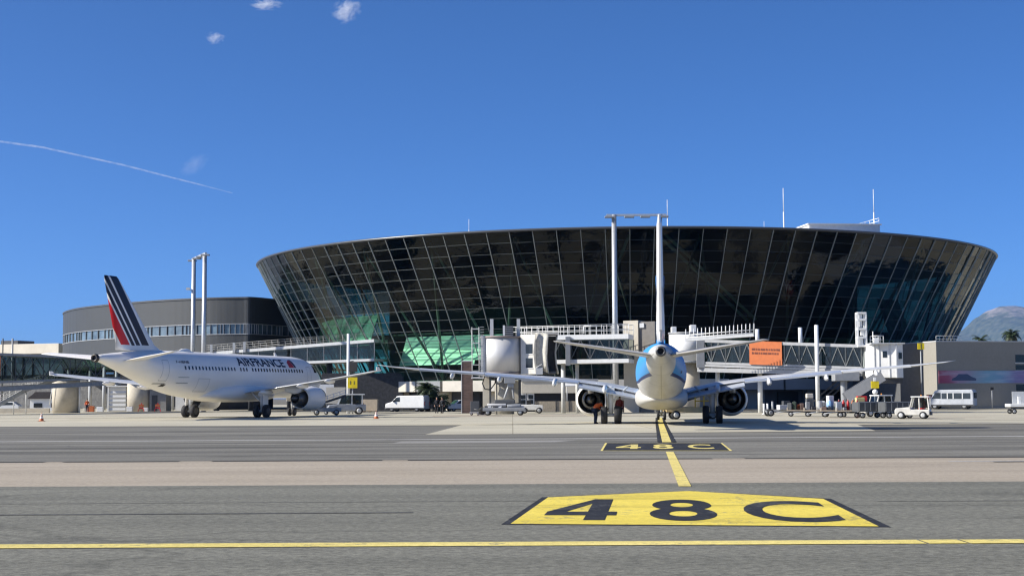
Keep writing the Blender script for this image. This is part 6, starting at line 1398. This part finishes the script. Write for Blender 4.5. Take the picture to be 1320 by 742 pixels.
# ================================================================ palms, shrubs
m_frond = mat('palm_frond', (.025, .042, .014), .6, var=.4, scale=3); m_frond2 = mat('dry_palm_frond', (.07, .062, .028), .7, var=.3, scale=3); m_trunk = mat('palm_trunk', (.14, .11, .08), .9, var=.3, scale=4, bump=.5)
def palm(name, loc, label, h, crown, n, seed, cat='palm', tr=.22):
    rr = random.Random(seed); t = thing(name, label, cat, loc)
    b = MB(); prev = None
    for k in range(7):
        a_, c_ = Vector((.04 * math.sin(k), 0, h * k / 7)), Vector((.04 * math.sin(k + 1), 0, h * (k + 1) / 7)); b.tube(a_, c_, tr * (1.15 - .05 * k), tr * (1.1 - .05 * k), 10)
    b.build('trunk', m_trunk, t)
    b = MB()
    for i in range(n):
        az = rr.uniform(0, 6.283); el = rr.uniform(-.6, 1.35); L = crown * rr.uniform(.75, 1.1); d = Vector((math.cos(az), math.sin(az), 0)); mi = 1 if el < -.2 and rr.random() < .7 else 0
        pts = []; p = Vector((.04 * math.sin(7), 0, h)); e = el
        for s in range(9): pts.append(p.copy()); p += (d * math.cos(e) + Vector((0, 0, math.sin(e)))) * L / 8; e -= rr.uniform(.14, .26)
        for s in range(1, 9):
            q0, q1 = pts[s - 1], pts[s]; ax = (q1 - q0).normalized(); sd = ax.cross(Vector((0, 0, 1))); sd = sd.normalized() if sd.length > .01 else Vector((1, 0, 0)); up = sd.cross(ax)
            for w_ in range(3):
                base_ = q0.lerp(q1, w_ / 3); ll = crown * .34 * math.sin(.35 + 2.5 * (s + w_ / 3) / 9.5)
                for sgn in (-1, 1):
                    tip = base_ + (sd * sgn + ax * .75 - up * .25).normalized() * ll + Vector((0, 0, -.12 * ll)); wd = ax * crown * .022
                    b.add([base_ - wd, base_ + wd, tip], [(0, 1, 2)], mi)
            b.add([q0 - sd * .02, q0 + sd * .02, q1 + sd * .015, q1 - sd * .015], [(0, 1, 2, 3)], mi)
    b.build('crown', [m_frond, m_frond2], t, fix=False)
    return t
Yp = 330; pm = xx(1305, Yp); palm('palm_tree', (pm, Yp, 0), 'palm tree on the right above the annex roof, before the mountain', zz(1305, 431, Yp), 2.7, 46, 3)
Yp = 330; pm = xx(1264.5, Yp); palm('palm_tree', (pm, Yp, 0), 'lower palm top just clearing the annex roof near the bowl edge', zz(1264, 439, Yp), 2.4, 40, 5)
palm('palm_tree', (xx(551, 188), 188.5, 0), 'bushy dark palm behind the white van and the two men', 2.7, 2.0, 60, 8, tr=.3)
palm('palm_shrub', (xx(566, 187), 187.5, 0), 'shorter dark palm clump right of the bushy palm', 1.3, 1.7, 50, 11, 'shrub', .3)

# ================================================================ people
def figure(name, label, loc, rz, J, cols, grp=None):
    """J: joints in metres, x forward, y left. One skinned body, clothing and hair as children."""
    t = thing(name, label, 'person', loc, rz, grp)
    def skinmesh(nm, chain, m, root, lv=2):
        names = []; edges = []
        for line in chain:
            for a, c in zip(line, line[1:]):
                for q in (a, c):
                    if q[0] not in [x[0] for x in names]: names.append(q)
                edges.append((a[0], c[0]))
        idx = {q[0]: i for i, q in enumerate(names)}
        me = bpy.data.meshes.new(nm); me.from_pydata([J[q[0]] for q in names], [(idx[a], idx[c]) for a, c in edges], []); me.materials.append(m)
        o = bpy.data.objects.new(nm, me); COL.objects.link(o); o.parent = t
        md = o.modifiers.new('Skin', 'SKIN'); md.use_smooth_shade = True
        for i, q in enumerate(names):
            sv = me.skin_vertices[0].data[i]; sv.radius = (q[1], q[1] * (q[2] if len(q) > 2 else 1)); sv.use_root = q[0] == root
        sb = o.modifiers.new('Subdivision', 'SUBSURF'); sb.levels = lv; sb.render_levels = lv
        return o
    bodyc = [[('pelvis', .11, .85), ('spine', .10, .8), ('chest', .12, .75), ('neck', .058), ('head', .085, 1.15), ('crown', .07, 1.1)]]
    for s in 'LR':
        bodyc += [[('chest', .12, .75), ('sho' + s, .05), ('elb' + s, .046), ('wri' + s, .032), ('palm' + s, .036, .6)], [('pelvis', .11, .85), ('hip' + s, .08), ('kne' + s, .062), ('ank' + s, .042), ('toe' + s, .04)]]
        bodyc += [[('palm' + s, .036, .6), ('f%d%s' % (k, s), .011), ('g%d%s' % (k, s), .009)] for k in range(5)]
    bodyc.append([('head', .085, 1.15), ('nose', .018)])
    for s in 'LR':
        pa = Vector(J['palm' + s]); wr = Vector(J['wri' + s]); d = (pa - wr).normalized(); sd = d.orthogonal().normalized()
        for k in range(5):
            off = sd * (.026 * (k - 2)); ln = (.05, .075, .082, .075, .06)[k]
            J['f%d%s' % (k, s)] = tuple(pa + off + d * ln * .7 + (sd * -.03 if k == 0 else Vector((0, 0, 0)))); J['g%d%s' % (k, s)] = tuple(pa + off * 1.1 + d * ln * 1.25 + Vector((.02, 0, -.01)))
    h = Vector(J['head']); fw_ = Vector(J.get('face', (1, 0, 0))).normalized(); J['nose'] = tuple(h + fw_ * .115 + Vector((0, 0, -.02)))
    skinmesh('body', bodyc, skin, 'pelvis')
    jac = [[('pelvis', .20, .8), ('spine', .19, .8), ('chest', .205, .78), ('neck', .075)]]; tro = [[('pelvis', .175, .85), ('hipL', .125), ('kneL', .085), ('ankL', .08), ('toeL', .03)], [('pelvis', .175, .85), ('hipR', .125), ('kneR', .085), ('ankR', .08), ('toeR', .03)]]
    for s in 'LR': jac.append([('chest', .205, .78), ('sho' + s, .08), ('elb' + s, .064), ('wri' + s, .05)])
    skinmesh('jacket', jac, cols[0], 'pelvis'); skinmesh('trousers', tro, cols[1], 'pelvis')
    for s in 'LR':
        a_, c_ = Vector(J['ank' + s]), Vector(J['toe' + s]); b = MB(); b.loft([[p + Vector((0, y, z)) for y, z in ((-w, -.0), (w, -.0), (w * .8, hh), (-w * .8, hh))] for p, w, hh in ((Vector((a_.x - .07, a_.y, 0)), .04, .09), (Vector((a_.x + .02, a_.y, 0)), .05, .12), (Vector((c_.x, c_.y, 0)), .05, .07), (Vector((c_.x + .05, c_.y, 0)), .03, .04))]); b.build('shoe', blackpaint, t)
    b = MB(); c_ = Vector(J['crown']); u_ = (c_ - h).normalized(); b.ball(h.lerp(c_, .75) - fw_ * .03 + u_ * .025, .10, 8, 0, (1, .92, .85)); b.build('hair' if cols[2] is hairm else 'cap', cols[2], t)
    return t
def standing(arm=.0, step=.0, lean=0.):
    J = dict(pelvis=(0, 0, .95), spine=(lean * .4, 0, 1.15), chest=(lean, 0, 1.38), neck=(lean * 1.2, 0, 1.53), head=(lean * 1.3 + .02, 0, 1.65), crown=(lean * 1.3 + .01, 0, 1.75))
    for s, k in (('L', 1), ('R', -1)):
        J['sho' + s] = (lean, k * .19, 1.43); J['elb' + s] = (lean - .04 + arm * .1 * k, k * .26, 1.14); J['wri' + s] = (lean + .06 + arm * .25 * k, k * .26, .9); J['palm' + s] = (lean + .09 + arm * .28 * k, k * .26, .82)
        J['hip' + s] = (0, k * .10, .9); J['kne' + s] = (step * .5 * k + .02, k * .11, .5); J['ank' + s] = (step * k - .01, k * .11, .09); J['toe' + s] = (step * k + .15, k * .12, .04)
    return J
p1 = gp(563, 532.2)
figure('person', 'left of two people in dark uniform standing behind the apron edge', (p1.x, p1.y, 0), R_(-85), standing(.2, .08), (cloth_dark, cloth_dark, hairm), 'pair in dark uniform')
figure('person', 'right of two people in dark uniform, closest to the shorter palm', (p1.x + .62, p1.y - .3, 0), R_(-110), standing(-.1, .04), (cloth_dark, cloth_dark, hairm), 'pair in dark uniform')
def bending():
    J = dict(pelvis=(-.12, 0, .93), spine=(.03, 0, 1.09), chest=(.24, 0, 1.22), neck=(.38, 0, 1.28), head=(.49, 0, 1.31), crown=(.57, 0, 1.38), face=(.8, 0, -.6))
    for s, k in (('L', 1), ('R', -1)):
        J['sho' + s] = (.28, k * .19, 1.23); J['elb' + s] = (.42, k * .24, 1.0); J['wri' + s] = (.62, k * .2, .92); J['palm' + s] = (.70, k * .19, .9)
        J['hip' + s] = (-.1, k * .1, .88); J['kne' + s] = (-.02 + .06 * k, k * .12, .5); J['ank' + s] = (-.08 + .1 * k, k * .13, .09); J['toe' + s] = (.08 + .1 * k, k * .14, .04)
    return J
w1 = gp(768.5, 545.5)
figure('person', 'worker in orange hi-vis jacket bending by the left engine of the blue jet', (w1.x, w1.y, 0), R_(42), bending(), (hiviz, cloth_blue, blackpaint))
figure('person', 'worker in dark red top behind the left main gear of the blue jet', (xx(797, 97), 96.6, 0), R_(70), standing(.5, .1, .12), (mat('dark_red_cloth', (.22, .035, .03), .85), cloth_blue, hairm))
figure('person', 'worker in orange vest standing near the concrete pier at far left', (xx(113, 205), 205, 0), R_(-60), standing(.3, .1), (hiviz, cloth_blue, hairm))
